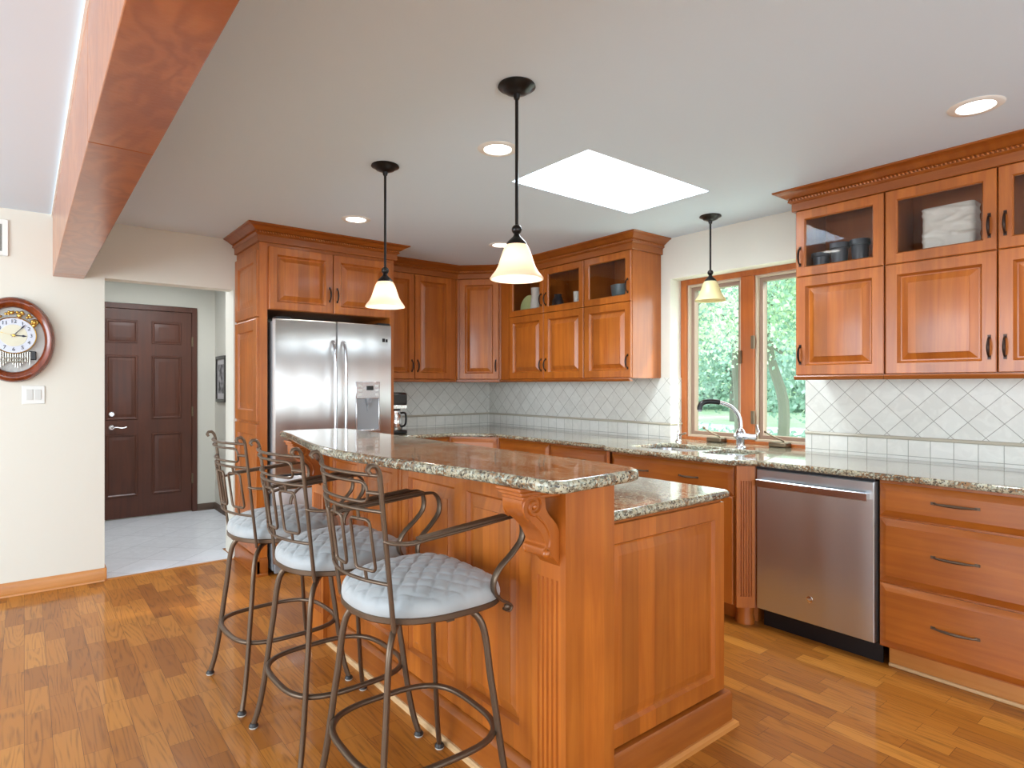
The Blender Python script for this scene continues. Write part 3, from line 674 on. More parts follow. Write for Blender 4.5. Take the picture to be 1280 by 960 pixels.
# counter edge section: bullnose slab from an outline
def slab_top(name, poly, z0, z1, label, hole=None, extra=None, r=.012):
    bm = bmesh.new(); vs = [bm.verts.new((x, y, z0)) for x, y in poly]
    es = [bm.edges.new((vs[i], vs[(i+1) % len(vs)])) for i in range(len(vs))]
    if hole:
        for hp in hole:
            hv = [bm.verts.new((x, y, z0)) for x, y in hp]; es += [bm.edges.new((hv[i], hv[(i+1) % len(hv)])) for i in range(len(hv))]
    r_ = bmesh.ops.triangle_fill(bm, edges=es, use_beauty=True)
    faces = [g for g in r_['geom'] if isinstance(g, bmesh.types.BMFace)]
    ex = bmesh.ops.extrude_face_region(bm, geom=faces)
    for g in ex['geom']:
        if isinstance(g, bmesh.types.BMVert): g.co.z = z1
    bmesh.ops.recalc_face_normals(bm, faces=bm.faces)
    me = bpy.data.meshes.new(name); bm.to_mesh(me); bm.free(); me.materials.append(M['granite'])
    o = bpy.data.objects.new(name, me); C.objects.link(o)
    b = o.modifiers.new('bevel', 'BEVEL'); b.width = r; b.segments = 4; b.limit_method = 'ANGLE'; b.angle_limit = math.radians(50)
    me.shade_smooth(); me.set_sharp_from_angle(angle=math.radians(35))
    return tag(o, label, 'countertop')
# main counter, sink cut out of it
CX = 3.088
def rrect(x0, y0, x1, y1, r, n=5):
    out = []
    for cx, cy, a0 in ((x1-r, y1-r, 0), (x0+r, y1-r, 90), (x0+r, y0+r, 180), (x1-r, y0+r, 270)):
        for k in range(n+1):
            a = math.radians(a0+90*k/n); out.append((cx+r*math.cos(a), cy+r*math.sin(a)))
    return out
SKX0, SKX1 = 3.17, 3.56
holes = [rrect(SKX0, 2.24, SKX1, 2.70, .06), rrect(SKX0+.04, 1.93, SKX1, 2.20, .05)]
poly = [(CX, .5), (XW-.009, .5), (XW-.009, RY0+.002), (3.928, RY0+.002), (3.928, RY1-.009), (XW-.009, RY1-.009), (XW-.009, YK-.009), (2.304, YK-.009), (2.304, YBF-.045), (2.865, YBF-.045), (CX, 4.10), (CX, 2.862), (3.012, 2.775), (3.012, 1.835), (CX, 1.755)]
slab_top('window_counter', poly, .8825, .914, 'brown speckled granite countertop running under the window and around the corner', holes)
# undermount double sink
t = thing('sink', 'stainless steel double-bowl undermount sink below the kitchen window', 'sink', (3.36, 2.32, .9))
def bowl(x0, y0, x1, y1, r, dz):
    rings = []
    for ins, z in ((-.012, .8815), (.0, .8815), (.002, .87), (.012, .80), (.02, .882-dz+.02), (.045, .882-dz)):
        rings.append([(x, y, z) for x, y in rrect(x0+ins, y0+ins, x1-ins, y1-ins, max(.02, r-ins*.3))])
    mb = MB().loft(rings, True, False); k = len(rings[-1]); mb.add(rings[-1], [tuple(range(k))])
    o = mb.build('bowl', 'steel_bright', t, recalc=False)
    MB().lathe([(.001, .004), (.028, .004), (.04, .006), (.042, 0)], ((x0+x1)/2, (y0+y1)/2, .882-dz), 24).build('drain', 'silver', o)
bowl(SKX0, 2.24, SKX1, 2.70, .06, .16); bowl(SKX0+.04, 1.93, SKX1, 2.20, .05, .14)
# faucet
fx, fy = 3.638, 2.163
t = thing('kitchen_faucet', 'stainless pull-out kitchen faucet with arched neck and black spray head', 'faucet', (fx, fy, .914))
MB().lathe([(.0, .0), (.034, .0), (.034, .006), (.027, .014), (.025, .05), (.029, .062), (.03, .10), (.022, .118), (.017, .125), (0, .126)], (fx, fy, .9145), 24).build('faucet_body', 'steel_bright', t)
dv = Vector((-.84, .54, 0)); f0 = Vector((fx, fy, 0))
def fp(r, z): q = f0+dv*r; return (q.x, q.y, z)
MB().sweep(spline([fp(0, 1.0), fp(.002, 1.08), fp(.02, 1.135), (fp(.06, 1.18)), fp(.11, 1.203), fp(.15, 1.212)]), circ(.0135, 14)).build('spout', 'steel_bright', t)
MB().sweep(spline([fp(.145, 1.212), fp(.19, 1.217), fp(.235, 1.215), fp(.262, 1.203), fp(.274, 1.183), fp(.275, 1.165)]), circ(.017, 14), scales=None).build('spray_head', 'black_plastic', t)
MB().sweep([fp(.275, 1.166), fp(.275, 1.152)], circ(.013, 14)).build('spray_nozzle', 'grey_plastic', t)
dl = Vector((.25, -.97, 0)).normalized()
def lp_(r, z): q = f0+dl*r; return (q.x, q.y, z)
MB().sweep([lp_(-.04, .992), lp_(-.035, .992), lp_(.02, .992), lp_(.075, .99), lp_(.10, .99), lp_(.104, .99)], circ(.022, 14), scales=[.6, .9, 1, .9, .9, .6]).build('valve', 'steel_bright', t)
MB().sweep(spline([lp_(.098, .99), lp_(.112, 1.02), lp_(.106, 1.045), lp_(.100, 1.068)]), rbar(.016, .010), up=(1, 0, 0)).build('lever', 'silver', t)
# small filtered water tap
t = thing('water_tap', 'slim chrome drinking water tap left of the kitchen faucet', 'faucet', (3.70, 2.69, .914))
MB().lathe([(0, 0), (.022, 0), (.022, .006), (.013, .014), (.011, .05), (.012, .06), (.006, .075), (.0045, .12), (.0045, .23), (.003, .232), (0, .232)], (3.70, 2.69, .9145), 16).build('tap_body', 'silver', t)
MB().sweep([(3.70, 2.69, .955), (3.695, 2.65, .972), (3.69, 2.615, .982)], circ(.007, 8)).build('tap_lever', 'silver', t)

# ---------------------------------------------------------------- dishwasher
t = thing('dishwasher', 'stainless steel dishwasher with bar handle between sink cabinet and drawers', 'dishwasher', (3.4, 1.458, 0))
y0, y1 = 1.158, 1.754
MB().box(3.15, y0+.004, .10, 3.75, y1-.002, .88).build('tub', 'toe_black', t, smooth=0)
mb = MB(); rect_loops(Fr((3.15, 0, 0), (0, 1, 0), (-1, 0, 0)), y0+.008, .112, y1-.002, .868, [(0, 0), (0, .038), (.004, .043)], mb=mb)
dr = mb.build('door', 'steel_dishwasher', t, smooth=0)
pts = [(3.108-.0-.034*(1-abs(2*k/10-1)**4), y0+.03+(y1-y0-.058)*k/10, .798) for k in range(11)]
mb = MB(); hh = rbar(.034, .018, .3); mb.sweep([(3.072, y0+.026, .798), (3.068, (y0+y1)/2-.15, .798), (3.068, (y0+y1)/2+.15, .798), (3.072, y1-.02, .798)], rbar(.012, .040, .3), up=(0, 0, 1))
mb.box(3.07, y0+.027, .784, 3.108, y0+.047, .812).box(3.07, y1-.041, .784, 3.108, y1-.021, .812); mb.build('handle', 'steel_bright', t, smooth=30)
X = Matrix.Translation((3.1072, 1.466, .236))@Matrix.Rotation(-PI/2, 4, 'Y')
MB().lathe([(0, .0022), (.0145, .0022), (.0165, .001), (.0165, 0)], (0, 0, 0), 24, X).build('badge', 'silver', dr)
vs, fs = text_mesh('GE', .014, .0003); R = Matrix.Translation((3.1048, 1.466, .236))@Matrix(((0, 0, -1), (-1, 0, 0), (0, 1, 0))).to_4x4()
MB().add(vs, fs, R).build('badge_letters', 'grey_plastic', dr, smooth=0)
MB().box(3.19, y0, .0, 3.2, y1, .10).build('toe_panel', 'toe_black', t, smooth=0)
MB().box(3.108, y0+.002, .870, 3.15, y1, .8815).build('top_strip', 'toe_black', t, smooth=0)

# ---------------------------------------------------------------- refrigerator
t = thing('refrigerator', 'stainless steel french-door refrigerator with water dispenser and two tall handles', 'refrigerator', (1.785, 4.6, 0))
RX0, RX1, RYF = 1.345, 2.232, 4.27; RM = 1.786
MB().box(RX0+.004, RYF+.075, .03, RX1-.004, 4.93, 1.77).build('cabinet_shell', 'grey_plastic', t, smooth=0)
def bowed(x0, x1, z0, z1, hole=None):
    """door front bowed over the whole fridge width"""
    nx = 16; mb = MB(); cx = (RX0+RX1)/2; W2 = (RX1-RX0)/2
    def yf(x): u = (x-cx)/W2; return RYF+.022*abs(u)**2.2-.004
    def edge(i): return 0
    xs = [x0+(x1-x0)*i/nx for i in range(nx+1)]
    prof = [(x0, RYF+.07)]+[(x0, yf(x0)+.012)]+[(xs[i]+(.004 if i == 0 else -.004 if i == nx else 0), yf(xs[i])) for i in range(nx+1)]+[(x1, yf(x1)+.012), (x1, RYF+.07)]
    rings = []
    for z, dy in ((z0, .010), (z0+.004, .003), (z0+.01, 0), (z1-.01, 0), (z1-.004, .003), (z1, .010)):
        rings.append([(x, y if (j in (0, len(prof)-1)) else min(y+dy, RYF+.07), z) for j, (x, y) in enumerate(prof)])
    mb.loft(rings); return mb
XS = 1.780
dl_ = bowed(RX0, XS-.003, .70, RM).build('left_door', 'steel', t, smooth=30)
dr_ = bowed(XS+.003, RX1, .70, RM).build('right_door', 'steel', t, smooth=30)
df_ = bowed(RX0, RX1, .085, .692).build('freezer_drawer', 'steel', t, smooth=30)
for par, x in ((dl_, XS-.035), (dr_, XS+.045)):
    mb = MB(); mb.sweep(spline([(x, RYF-.0, 1.640), (x, RYF-.035, 1.625), (x, RYF-.060, 1.54), (x, RYF-.066, 1.3), (x, RYF-.062, 1.0), (x, RYF-.045, .88), (x, RYF-.0, .85)], 6), rbar(.026, .020, .35), up=(1, 0, 0)); mb.build('door_handle', 'steel_bright', par, smooth=50)
mb = MB(); mb.sweep(spline([(1.42, RYF+.0, .62), (1.45, RYF-.05, .62), (1.78, RYF-.065, .62), (2.12, RYF-.05, .62), (2.15, RYF, .62)], 6), rbar(.02, .026, .35)); mb.build('door_handle', 'steel_bright', df_, smooth=50)
# dispenser in right door
dx0, dx1, dz0, dz1 = 1.925, 2.120, .985, 1.350
ds = MB(); yy = RYF-.006
ring_ = [(dx0, dz0), (dx1, dz0), (dx1, dz1), (dx0, dz1)]
ds.box(dx0, yy-.006, 1.222, dx1, yy+.03, dz1).box(dx0, yy-.008, dz0, dx0+.012, yy+.03, 1.222).box(dx1-.012, yy-.008, dz0, dx1, yy+.03, 1.222).box(dx0, yy-.012, dz0-.012, dx1, yy+.03, dz0+.006)
dd = ds.build('water_dispenser', 'steel_bright', dr_, bevel=.004)
MB().box(dx0+.012, yy-.0022, dz0+.006, dx1-.012, yy+.004, 1.222).build('dispenser_recess', 'grey_plastic', dr_, smooth=0)
MB().box(dx0+.085, yy-.008, 1.285, dx1-.055, yy-.0055, 1.318).build('display', 'lcd', dr_, smooth=0)
bt = MB()
for k in range(3): bt.box(dx0+.018, yy-.008, 1.245+k*.032, dx0+.048, yy-.0055, 1.262+k*.032); bt.box(dx1-.04, yy-.008, 1.245+k*.032, dx1-.016, yy-.0055, 1.262+k*.032)
bt.build('buttons', 'light_plastic', dr_, bevel=.001)
MB().lathe([(0, 0), (.012, 0), (.02, .02), (.024, .045)], ((dx0+dx1)/2, yy-.012, 1.18), 16).box((dx0+dx1)/2-.008, yy-.012, 1.13, (dx0+dx1)/2+.008, yy-.004, 1.19).build('spout', 'grey_plastic', dr_)
lg = MB().box(2.150, RYF+.006, 1.655, 2.172, RYF+.010, 1.682).box(2.180, RYF+.0095, 1.655, 2.195, RYF+.013, 1.678); lg.build('badge', 'black_plastic', dr_, smooth=0)
MB().box(RX0+.01, RYF+.05, .015, RX1-.01, RYF+.07, .082).build('toe_grille', 'grey_plastic', t, bevel=.004)
for x in (RX0+.05, RX1-.05): MB().sweep([(x-.012, RYF+.09, .022), (x+.012, RYF+.09, .022)], circ(.022, 16)).build('caster', 'rubber', t)
for x in (RX0+.06, RX1-.06): MB().box(x-.05, RYF+.02, 1.786, x+.05, RYF+.10, 1.80).build('hinge_cover', 'toe_black', t, bevel=.004)

# ---------------------------------------------------------------- island
IX = 1.250; PX = 1.200; PXR = 1.404; IY0, IY1 = 1.254, 3.207
t = thing('kitchen_island', 'two-level cherry kitchen island with raised panels, fluted pilasters and corbels', 'island', (1.6, 2.2, 0))
MB().box(IX, IY0+.12, 0, PXR, IY1-.01, 1.038).build('bar_wall', 'cherry_plain', t, smooth=0)
MB().box(PXR, 1.365, .0, 2.10, 3.20, .882).build('cabinet_body', 'cherry_plain', t, smooth=0)
fr = Fr((IX, 0, 0), (0, -1, 0), (-1, 0, 0))
# wainscot frame with four raised panels
PY1, PY2 = 1.404, 3.05
st = [(PY1, 1.500), (1.803, 1.876), (2.222, 2.360), (2.640, 2.715), (3.010, PY2)]
mb = MB(); FT = .018
for a, b in st: mb.box(IX-FT, a, .15, IX, b, 1.02)
for i in range(4):
    mb.box(IX-FT, st[i][1], .15, IX, st[i+1][0], .235); mb.box(IX-FT, st[i][1], .945, IX, st[i+1][0], 1.02)
mb.build('panel_frame', 'cherry', t, smooth=0, bevel=.0015)
mb = MB()
for y in (2.275, 2.305): mb.box(IX-FT-.003, y, .15, IX-FT, y+.006, 1.02)
mb.build('panel_bead', 'cherry', t, smooth=0)
for i in range(4):
    a, b = st[i][1], st[i+1][0]
    rect_loops(fr, -b, .235, -a, .945, [(0, 0), (0, FT-.002), (.006, FT-.008), (.010, .002), (.014, .002), (.050, .0145), (.0505, .017), (.053, .017)]).build('raised_panel', 'cherry', t, smooth=20)
MB().box(IX-FT, PY1, 1.02, IX, PY2, 1.038).build('top_rail', 'cherry_molding', t, smooth=0)
# base mouldings
def bprof(o): return [(0, 0), (o, 0), (o, .118), (o*.6, .132), (o*.25, .14), (0, .142)]
mb = MB(); mb.loft([[(IX-a, y, b) for a, b in bprof(.030)] for y in (PY1, PY2)]); mb.build('base_molding', 'cherry_molding', t)
# pilasters
def pilaster(y0, y1, x0=PX, x1=IX):
    pf = [(x1, y0), (x1, y1), (x0, y1)]; w = (y1-y0); k = 5; s0 = y0+w*.16; gw = w*.68/k
    for i in reversed(range(k)):
        a = s0+i*gw; pf += [(x0, a+gw*.85), (x0+.006, a+gw*.70), (x0+.006, a+gw*.3), (x0, a+gw*.15)]
    pf.append((x0, y0))
    return MB().prism(pf, .14, .756).box(x0, y0, 0, x1, y1, .14).box(x0, y0, .756, x1, y1, 1.038)
o = pilaster(IY0, PY1, PX, PX+.03).box(PX+.03, IY0, 0, PXR, PY1, 1.038); pil1 = o.build('pilaster', 'cherry', t, smooth=0)
o = pilaster(PY2, IY1, PX, IX); pil2 = o.build('pilaster', 'cherry', t, smooth=0)
MB().loft([[(x, IY0-a, b) for a, b in [(0, 0), (.012, 0), (.012, .02), (0, .03)]] for x in (PX-.005, PXR)]).loft([[(PX-a, y, b) for a, b in [(0, 0), (.012, 0), (.012, .02), (0, .03)]] for y in (IY0-.005, PY1)]).build('shoe_molding', 'oak_trim', t)
sh = [(0, 0), (.02, 0), (.019, .012), (.010, .018), (0, .018)]
MB().loft([[(IX-.030-a*.8, y, b) for a, b in sh] for y in (PY1, PY2)]).build('shoe_molding', 'raw_shoe', t)
# corbels
def corbel(yc, par, w=.07, x0=PX):
    prof = [(0, 1.02), (-.135, 1.02), (-.142, 1.0), (-.138, .975), (-.122, .955), (-.098, .935), (-.075, .912), (-.060, .885), (-.054, .868), (-.064, .860), (-.062, .842), (-.050, .832), (-.030, .832), (-.012, .815), (0, .80)]
    prof = [tuple(p) for p in spline([(a, b, 0) for a, b in prof[1:]], 4)]
    prof = [(p[0], p[1]) for p in prof]+[(0, .90), (-.010, .922), (-.026, .940), (-.042, .956), (-.052, .974), (-.055, .992), (-.056, 1.02)]
    X = Matrix(((1, 0, 0, x0), (0, 0, 1, yc-w/2), (0, 1, 0, 0), (0, 0, 0, 1)))
    mb = MB().prism(prof, 0, w, X)
    c = mb.build('corbel', 'cherry_plain', par, smooth=35, bevel=.005)
    for s in (-1, 1):
        sc = MB()
        pts = []
        for k in range(40):
            a = -PI*.35+k/39*PI*3.1; r = .042*(1-k/39*.82)
            pts.append((x0-.098+r*math.cos(PI-a), yc+s*(w/2+.001), .985+r*math.sin(PI-a)))
        sc.sweep(pts, circ(.0055, 6), up=(0, 1, 0), scales=[.4+.9*min(1, k/12) for k in range(40)])
        sc.ball((x0-.098, yc+s*(w/2+.001), .985), .010, 8)
        e = [(x0-.052, yc+s*(w/2), .846)]
        sc.ball(e[0], .013, 8)
        pts = [(x0+a, yc+s*(w/2), b) for a, b in ((-.088, .958), (-.062, .936), (-.044, .912), (-.036, .885), (-.040, .862))]
        sc.sweep(spline(pts, 4), circ(.005, 6), up=(0, 1, 0))
        sc.build('scroll', 'cherry_plain', c, weld=False)

    cp = MB()
    for i, (e, z0, z1) in enumerate(((.0, 1.004, 1.016), (.008, 1.016, 1.028), (.016, 1.028, 1.0395))):
        cp.box(x0-.142-e, yc-w/2-.004-e*.5, z0, x0, yc+w/2+.004+e*.5, z1)
    cp.build('corbel_cap', 'cherry_plain', c, bevel=.003)
corbel(1.322, pil1, .086); corbel(3.128, pil2, .086)
# end panel of the lower cabinet
frE = Fr((0, 1.365, 0), (1, 0, 0), (0, -1, 0))
rect_loops(frE, PXR, .0, 2.12, .882, [(0, 0), (0, .020), (.0015, .0215)]).build('end_board', 'cherry_plain', t, smooth=0)
fE = .0215
for a in (0,):
    rect_loops(frE, PXR+.002, .145, 2.118, .870, [(0, fE), (0, fE+.014), (.002, fE+.016), (.062, fE+.016), (.07, fE+.004), (.076, fE+.003), (.105, fE+.010), (.107, fE+.010)]).build('end_panel', 'cherry', t, smooth=20)
yb = 1.365-fE
mb = MB(); miter(mb, [(2.12, 3.20), (2.12, yb), (PXR, yb)], [(0, 0), (.030, 0), (.030, .122), (.024, .134), (0, .14)]); mb.build('base_molding', 'cherry_molding', t)
sh2 = [(0, 0), (.02, 0), (.018, .014), (.008, .022), (0, .022)]
mb = MB(); miter(mb, [(2.15, 3.20), (2.15, yb-.03), (PXR, yb-.03)], sh2); mb.build('shoe_molding', 'oak_trim', t)
frk = Fr((2.10, 0, 0), (0, 1, 0), (1, 0, 0))
for i in range(3):
    a = 1.37+i*.605; slab(frk, a, .715, a+.60, .870, t, [(a+.30, .79)]); raised(frk, a, .15, a+.299, .707, t, (a+.27, .6)); raised(frk, a+.301, .15, a+.60, .707, t, (a+.335, .6))
# stone tops
slab_top('island_counter', [(PXR+.001, 1.316), (2.135, 1.316), (2.152, 1.333), (2.152, 3.24), (PXR+.001, 3.24)], .8825, .914, 'lower brown granite counter on the kitchen side of the island')
L_ = [(1.075, 3.345), (1.045, 3.10), (.99, 2.80), (.94, 2.50), (.922, 2.22), (.945, 1.95), (.985, 1.68), (1.025, 1.42), (1.040, 1.20)]
L_ = [(p.x, p.y) for p in spline([(a, b, 0) for a, b in L_], 5)]
poly = L_+[(1.052, 1.150), (1.085, 1.128), (1.36, 1.150), (1.405, 1.160), (1.44, 1.215), (1.452, 1.30), (1.452, 3.30), (1.40, 3.37), (1.12, 3.375)]
slab_top('bar_counter', poly, 1.040, 1.075, 'raised curved granite bar top on the stool side of the island', r=.014)

# ---------------------------------------------------------------- bar stools
def stool():
    s = thing('bar_stool', '', 'stool', (0, 0, 0), 'woven-seat metal bar stools at the island')
    # seat outline
    def outl(a, k=1.):
        c, n_ = math.cos(a), math.sin(a); f = .5+.5*c
        ex = 2.35+2.2*max(0, c)**1.0; ax = .215; ay = .232+.012*c
        r = (abs(c/ax)**ex+abs(n_/ay)**ex)**(-1/ex); return r*k*c+.008, r*k*n_
    N = 240
    prof = [(0, .080)]
    for i in range(1, 61): rho = i/60*.94; prof.append((rho, .080-.040*rho**3.2))
    prof += [(.965, .041), (.985, .034), (.997, .024), (1.0, .014), (.99, .004), (.96, 0)]
    z0 = .678; cell = .046; verts = []; faces = []
    def weave(x, y):
        x, y = x*.766-y*.643, x*.643+y*.766
        u = (x+.42)/cell; v = (y+.42)/cell; i, j = int(u), int(v); a, b = u-i, v-j
        if (i+j) % 2: a, b = b, a
        e1 = 1-abs(2*a-1)**10; e2 = 1-abs(2*b-1)**2.2
        return .0052*(e1**.5)*(.1+.9*e2)
    rings = []
    for rho, z in prof[1:]:
        rg = []
        for k in range(N):
            x, y = outl(2*PI*k/N, rho); w = weave(x, y)*(1 if z > .03 else max(0, z/.03)); rg.append((x, y, z0+z-.004+w))
        rings.append(rg)
    mb = MB(); mb.loft(rings, True, False); c0 = (.008, 0, z0+.080); n0 = len(mb.v); mb.v.append(c0)
    for k in range(N): mb.f.append((n0, k, (k+1) % N))
    mb.build('seat_cushion', 'seat_fabric', s, smooth=60)
    rim = [outl(2*PI*k/64, .975) for k in range(64)]
    mb = MB(); mb.sweep([(x, y, .672) for x, y in rim], rbar(.014, .020), closed=True)
    mb.lathe([(0, .0), (.07, .0), (.085, .012), (.085, .03), (0, .03)], (0, 0, .630), 24)
    mb.box(-.20, -.012, .655, .215, .012, .667).box(-.012, -.225, .655, .012, .225, .667); mb.build('seat_frame', 'stool_metal', s)
    LEG = [(.055, .640), (.095, .642), (.130, .628), (.152, .595), (.163, .54), (.172, .44), (.183, .34), (.192, .25), (.202, .16), (.214, .08), (.228, .018)]
    for sx in (-1, 1):
        for sy in (-1, 1):
            pts = spline([(sx*r, sy*r, z) for r, z in LEG], 4)
            lg = MB().sweep(pts, rbar(.020, .015, .25), up=(-sy, sx, 0)).build('leg', 'stool_metal', s, smooth=50)
            MB().lathe([(.0, .02), (.012, .02), (.017, .013), (.018, .008), (.016, .006)], (sx*.229, sy*.229, .0), 16).build('foot_glide', 'rubber', lg)
            MB().lathe([(.016, .007), (.0165, .003), (.014, .0), (0, .0)], (sx*.229, sy*.229, .0), 16).build('foot_pad', 'glide', lg)
    rp = []
    for k in range(72):
        a = 2*PI*k/72; c, n_ = math.cos(a), math.sin(a); ex = 3.2; A = .222
        r = (abs(c/A)**ex+abs(n_/A)**ex)**(-1/ex)
        rp.append((r*c, r*n_, .262))
    MB().sweep(rp, rbar(.020, .015, .25), closed=True).build('foot_ring', 'stool_metal', s, smooth=50)
    # back
    def px(z): t = (z-.66)/.45; return -.160-.055*t
    def pw(z): t = (z-.66)/.45; return .190+.025*t
    for sy in (-1, 1):
        pts = [(px(z), sy*pw(z), z) for z in (.655, .75, .85, .95, 1.05, 1.085)]
        pts = spline(pts, 3)+[Vector((px(1.09)-.004, sy*pw(1.09), 1.100)), Vector((px(1.09)-.014, sy*pw(1.09), 1.111)), Vector((px(1.09)-.028, sy*pw(1.09), 1.110)), Vector((px(1.09)-.034, sy*pw(1.09), 1.100)), Vector((px(1.09)-.028, sy*pw(1.09), 1.092))]
        MB().sweep(pts, rbar(.026, .011, .25), side=(.25, 1, 0)).build('back_post', 'stool_metal', s, smooth=50)
    bow = .052
    def bp(y, z): w = pw(z); return (px(z)-bow*(1-(y/w)**2), y, z)
    def rail(z, name='back_rail', y0=-1, y1=1, dz=0, th=.010):
        w = pw(z); MB().sweep([bp(y0*w+(y1-y0)*w*k/20, z) for k in range(21)], rbar(th, th, .35)).build(name, 'stool_metal', s, smooth=50)
    rail(1.083); rail(.985); rail(.785)
    # open loop with a rounded end and a short branch
    lp = [bp(.205-(.205+.145)*k/14, 1.062) for k in range(15)]+[bp(-.158, 1.059), bp(-.165, 1.050), bp(-.166, 1.034), bp(-.165, 1.018), bp(-.158, 1.010), bp(-.145, 1.007)]+[bp(-.135+(.205+.135)*k/14, 1.007) for k in range(15)]
    MB().sweep(lp, rbar(.009, .009, .35), up=(1, 0, 0)).build('back_loop', 'stool_metal', s, smooth=50)
    MB().sweep([bp(-.166, 1.035), bp(-.19, 1.035), bp(-.208, 1.035)], rbar(.010, .010, .35)).build('back_branch', 'stool_metal', s)
    for yc in (-.122, 0, .122):
        w2 = .038; zt, zb = .958, .815; c = .012; q = []
        def ar(cy, cz, a0):
            for k in range(4): a = math.radians(a0+30*k); q.append(bp(yc+cy+c*math.cos(a), cz+c*math.sin(a)))
        ar(w2-c, zt-c, 0); ar(-w2+c, zt-c, 90); ar(-w2+c, zb+c, 180); ar(w2-c, zb+c, 270)
        mb = MB().sweep(q, rbar(.009, .009, .35), closed=True, up=(1, 0, 0)); mb.sweep([bp(yc, .985), bp(yc, .957)], circ(.005, 8), up=(1, 0, 0)); mb.sweep([bp(yc, .816), bp(yc, .786)], circ(.005, 8), up=(1, 0, 0))
        mb.build('back_slat', 'stool_metal', s, smooth=50)
    for sy in (-1, 1):
        w = pw(.905)
        pts = spline([(px(.905), sy*w, .905), (px(.905)+.015, sy*(w+.022), .902), (-.14, sy*.252, .902), (-.10, sy*.255, .907), (.05, sy*.252, .918), (.19, sy*.250, .930), (.222, sy*.250, .922), (.238, sy*.248, .895), (.235, sy*.246, .855), (.200, sy*.242, .815), (.160, sy*.238, .780), (.142, sy*.234, .745), (.146, sy*.230, .710), (.172, sy*.226, .680), (.195, sy*.226, .668), (.208, sy*.226, .655), (.200, sy*.226, .643), (.188, sy*.226, .648)], 4)
        arm = MB().sweep(pts, rbar(.025, .008, .3), side=(0, 1, 0)).build('armrest', 'stool_metal', s, smooth=50)
        ap = spline([(-.12, sy*.256, .912), (.03, sy*.252, .925), (.17, sy*.250, .9365)], 4)
        MB().sweep(ap, rbar(.029, .008, .3)).build('arm_pad', 'stool_metal', arm)
        MB().ball((.197, sy*.226, .655), .011, 8).build('arm_scroll', 'stool_metal', arm)
    return s
stl = stool()
def copy_tree(o, parent=None):
    c = o.copy(); C.objects.link(c)
    if parent: c.parent = parent
    for ch in list(o.children): copy_tree(ch, c)
    return c
spots = [((.945, 1.672), -1.5, 'metal bar stool closest to the camera, beside the near corbel'), ((.925, 2.232), 1.5, 'middle metal bar stool with woven grey seat at the island'), ((.900, 2.812), 2.0, 'metal bar stool farthest away, nearest the hall doorway')]
for i, ((x, y), rz, lab) in enumerate(spots):
    o = stl if i == 0 else copy_tree(stl)
    spots[i] = (o, x, y, rz, lab)
for o, x, y, rz, lab in spots:
    o.location = (x, y, 0); o.rotation_euler = (0, 0, math.radians(rz)); o['label'] = lab

# ---------------------------------------------------------------- pendants and recessed lights
def pendant(x, y, zb, label, lit=True, w=.098):
    t = thing('pendant_light', label, 'pendant light', (x, y, ZC), 'pendant lights')
    MB().lathe([(0, -.0), (.068, -.0), (.070, -.006), (.052, -.014), (.046, -.022), (.026, -.03), (.014, -.034), (.010, -.05), (0, -.05)], (x, y, ZC-.0005), 28).build('canopy', 'black_metal', t)
    zt = zb+.13
    MB().lathe([(.0062, ZC-.045-zb), (.0062, zt+.058-zb)], (x, y, zb), 12).build('rod', 'black_metal', t)
    MB().ball((x, y, zt+.055), .019, 10).lathe([(0, .040), (.010, .040), (.013, .030), (.024, .020), (.037, .006), (.039, -.004), (.034, -.006)], (x, y, zt), 24).build('socket_cap', 'black_metal', t)
    pr = [(.034, .002), (.042, -.006), (.049, -.02), (.056, -.04), (.063, -.062), (.070, -.082), (.080, -.1), (.091, -.114), (w, -.124), (w+.001, -.129)]
    pr2 = pr+[(r-.003, z) for r, z in reversed(pr)]
    MB().lathe(pr2, (x, y, zt), 40).build('lamp_shade', 'shade_glass' if lit else 'shade_glass_cool', t, recalc=True, smooth=60)
    b = MB().ball((x, y, zt-.055), .024, 10); bo = b.build('bulb', 'bulb' if lit else 'ceramic_white', t)
    if lit:
        l = bpy.data.lights.new('pendant_bulb', 'POINT'); l.energy = 1.5; l.color = (1, .93, .84); l.shadow_soft_size = .026
        lo = bpy.data.objects.new('pendant_bulb', l); C.objects.link(lo); lo.location = (x, y, zt-.088)
pendant(1.422, 1.747, 1.712, 'lit bell-shade pendant light hanging over the near end of the island')
pendant(1.421, 2.797, 1.715, 'lit bell-shade pendant light hanging in front of the refrigerator')
pendant(3.505, 2.298, 1.874, 'unlit bell-shade pendant light hanging in front of the kitchen window', False)
for x, y, lab in ((1.732, 2.269, 'recessed ceiling light between the near pendant and the skylight'), (1.727, 3.82, 'recessed ceiling light above the refrigerator front'), (2.932, 3.801, 'recessed ceiling light in front of the corner cabinet'), (2.949, .735, 'large recessed ceiling light near the right-hand cabinets')):
    t = thing('recessed_light', lab, 'ceiling light', (x, y, ZC), 'recessed ceiling lights')
    MB().lathe([(.062, -.001), (.066, -.006), (.088, -.005), (.095, -.0006)], (x, y, ZC), 40).build('trim_ring', 'white_trim', t)
    MB().lathe([(0, -.0022), (.063, -.0022), (.064, -.0008)], (x, y, ZC), 40).build('lamp_lens', 'lamp_disc', t)
    l = bpy.data.lights.new('downlight', 'SPOT'); l.energy = 22; l.spot_size = math.radians(110); l.spot_blend = .8; l.color = (.95, .96, 1); l.shadow_soft_size = .06
    lo = bpy.data.objects.new('downlight', l); C.objects.link(lo); lo.location = (x, y, ZC-.01)

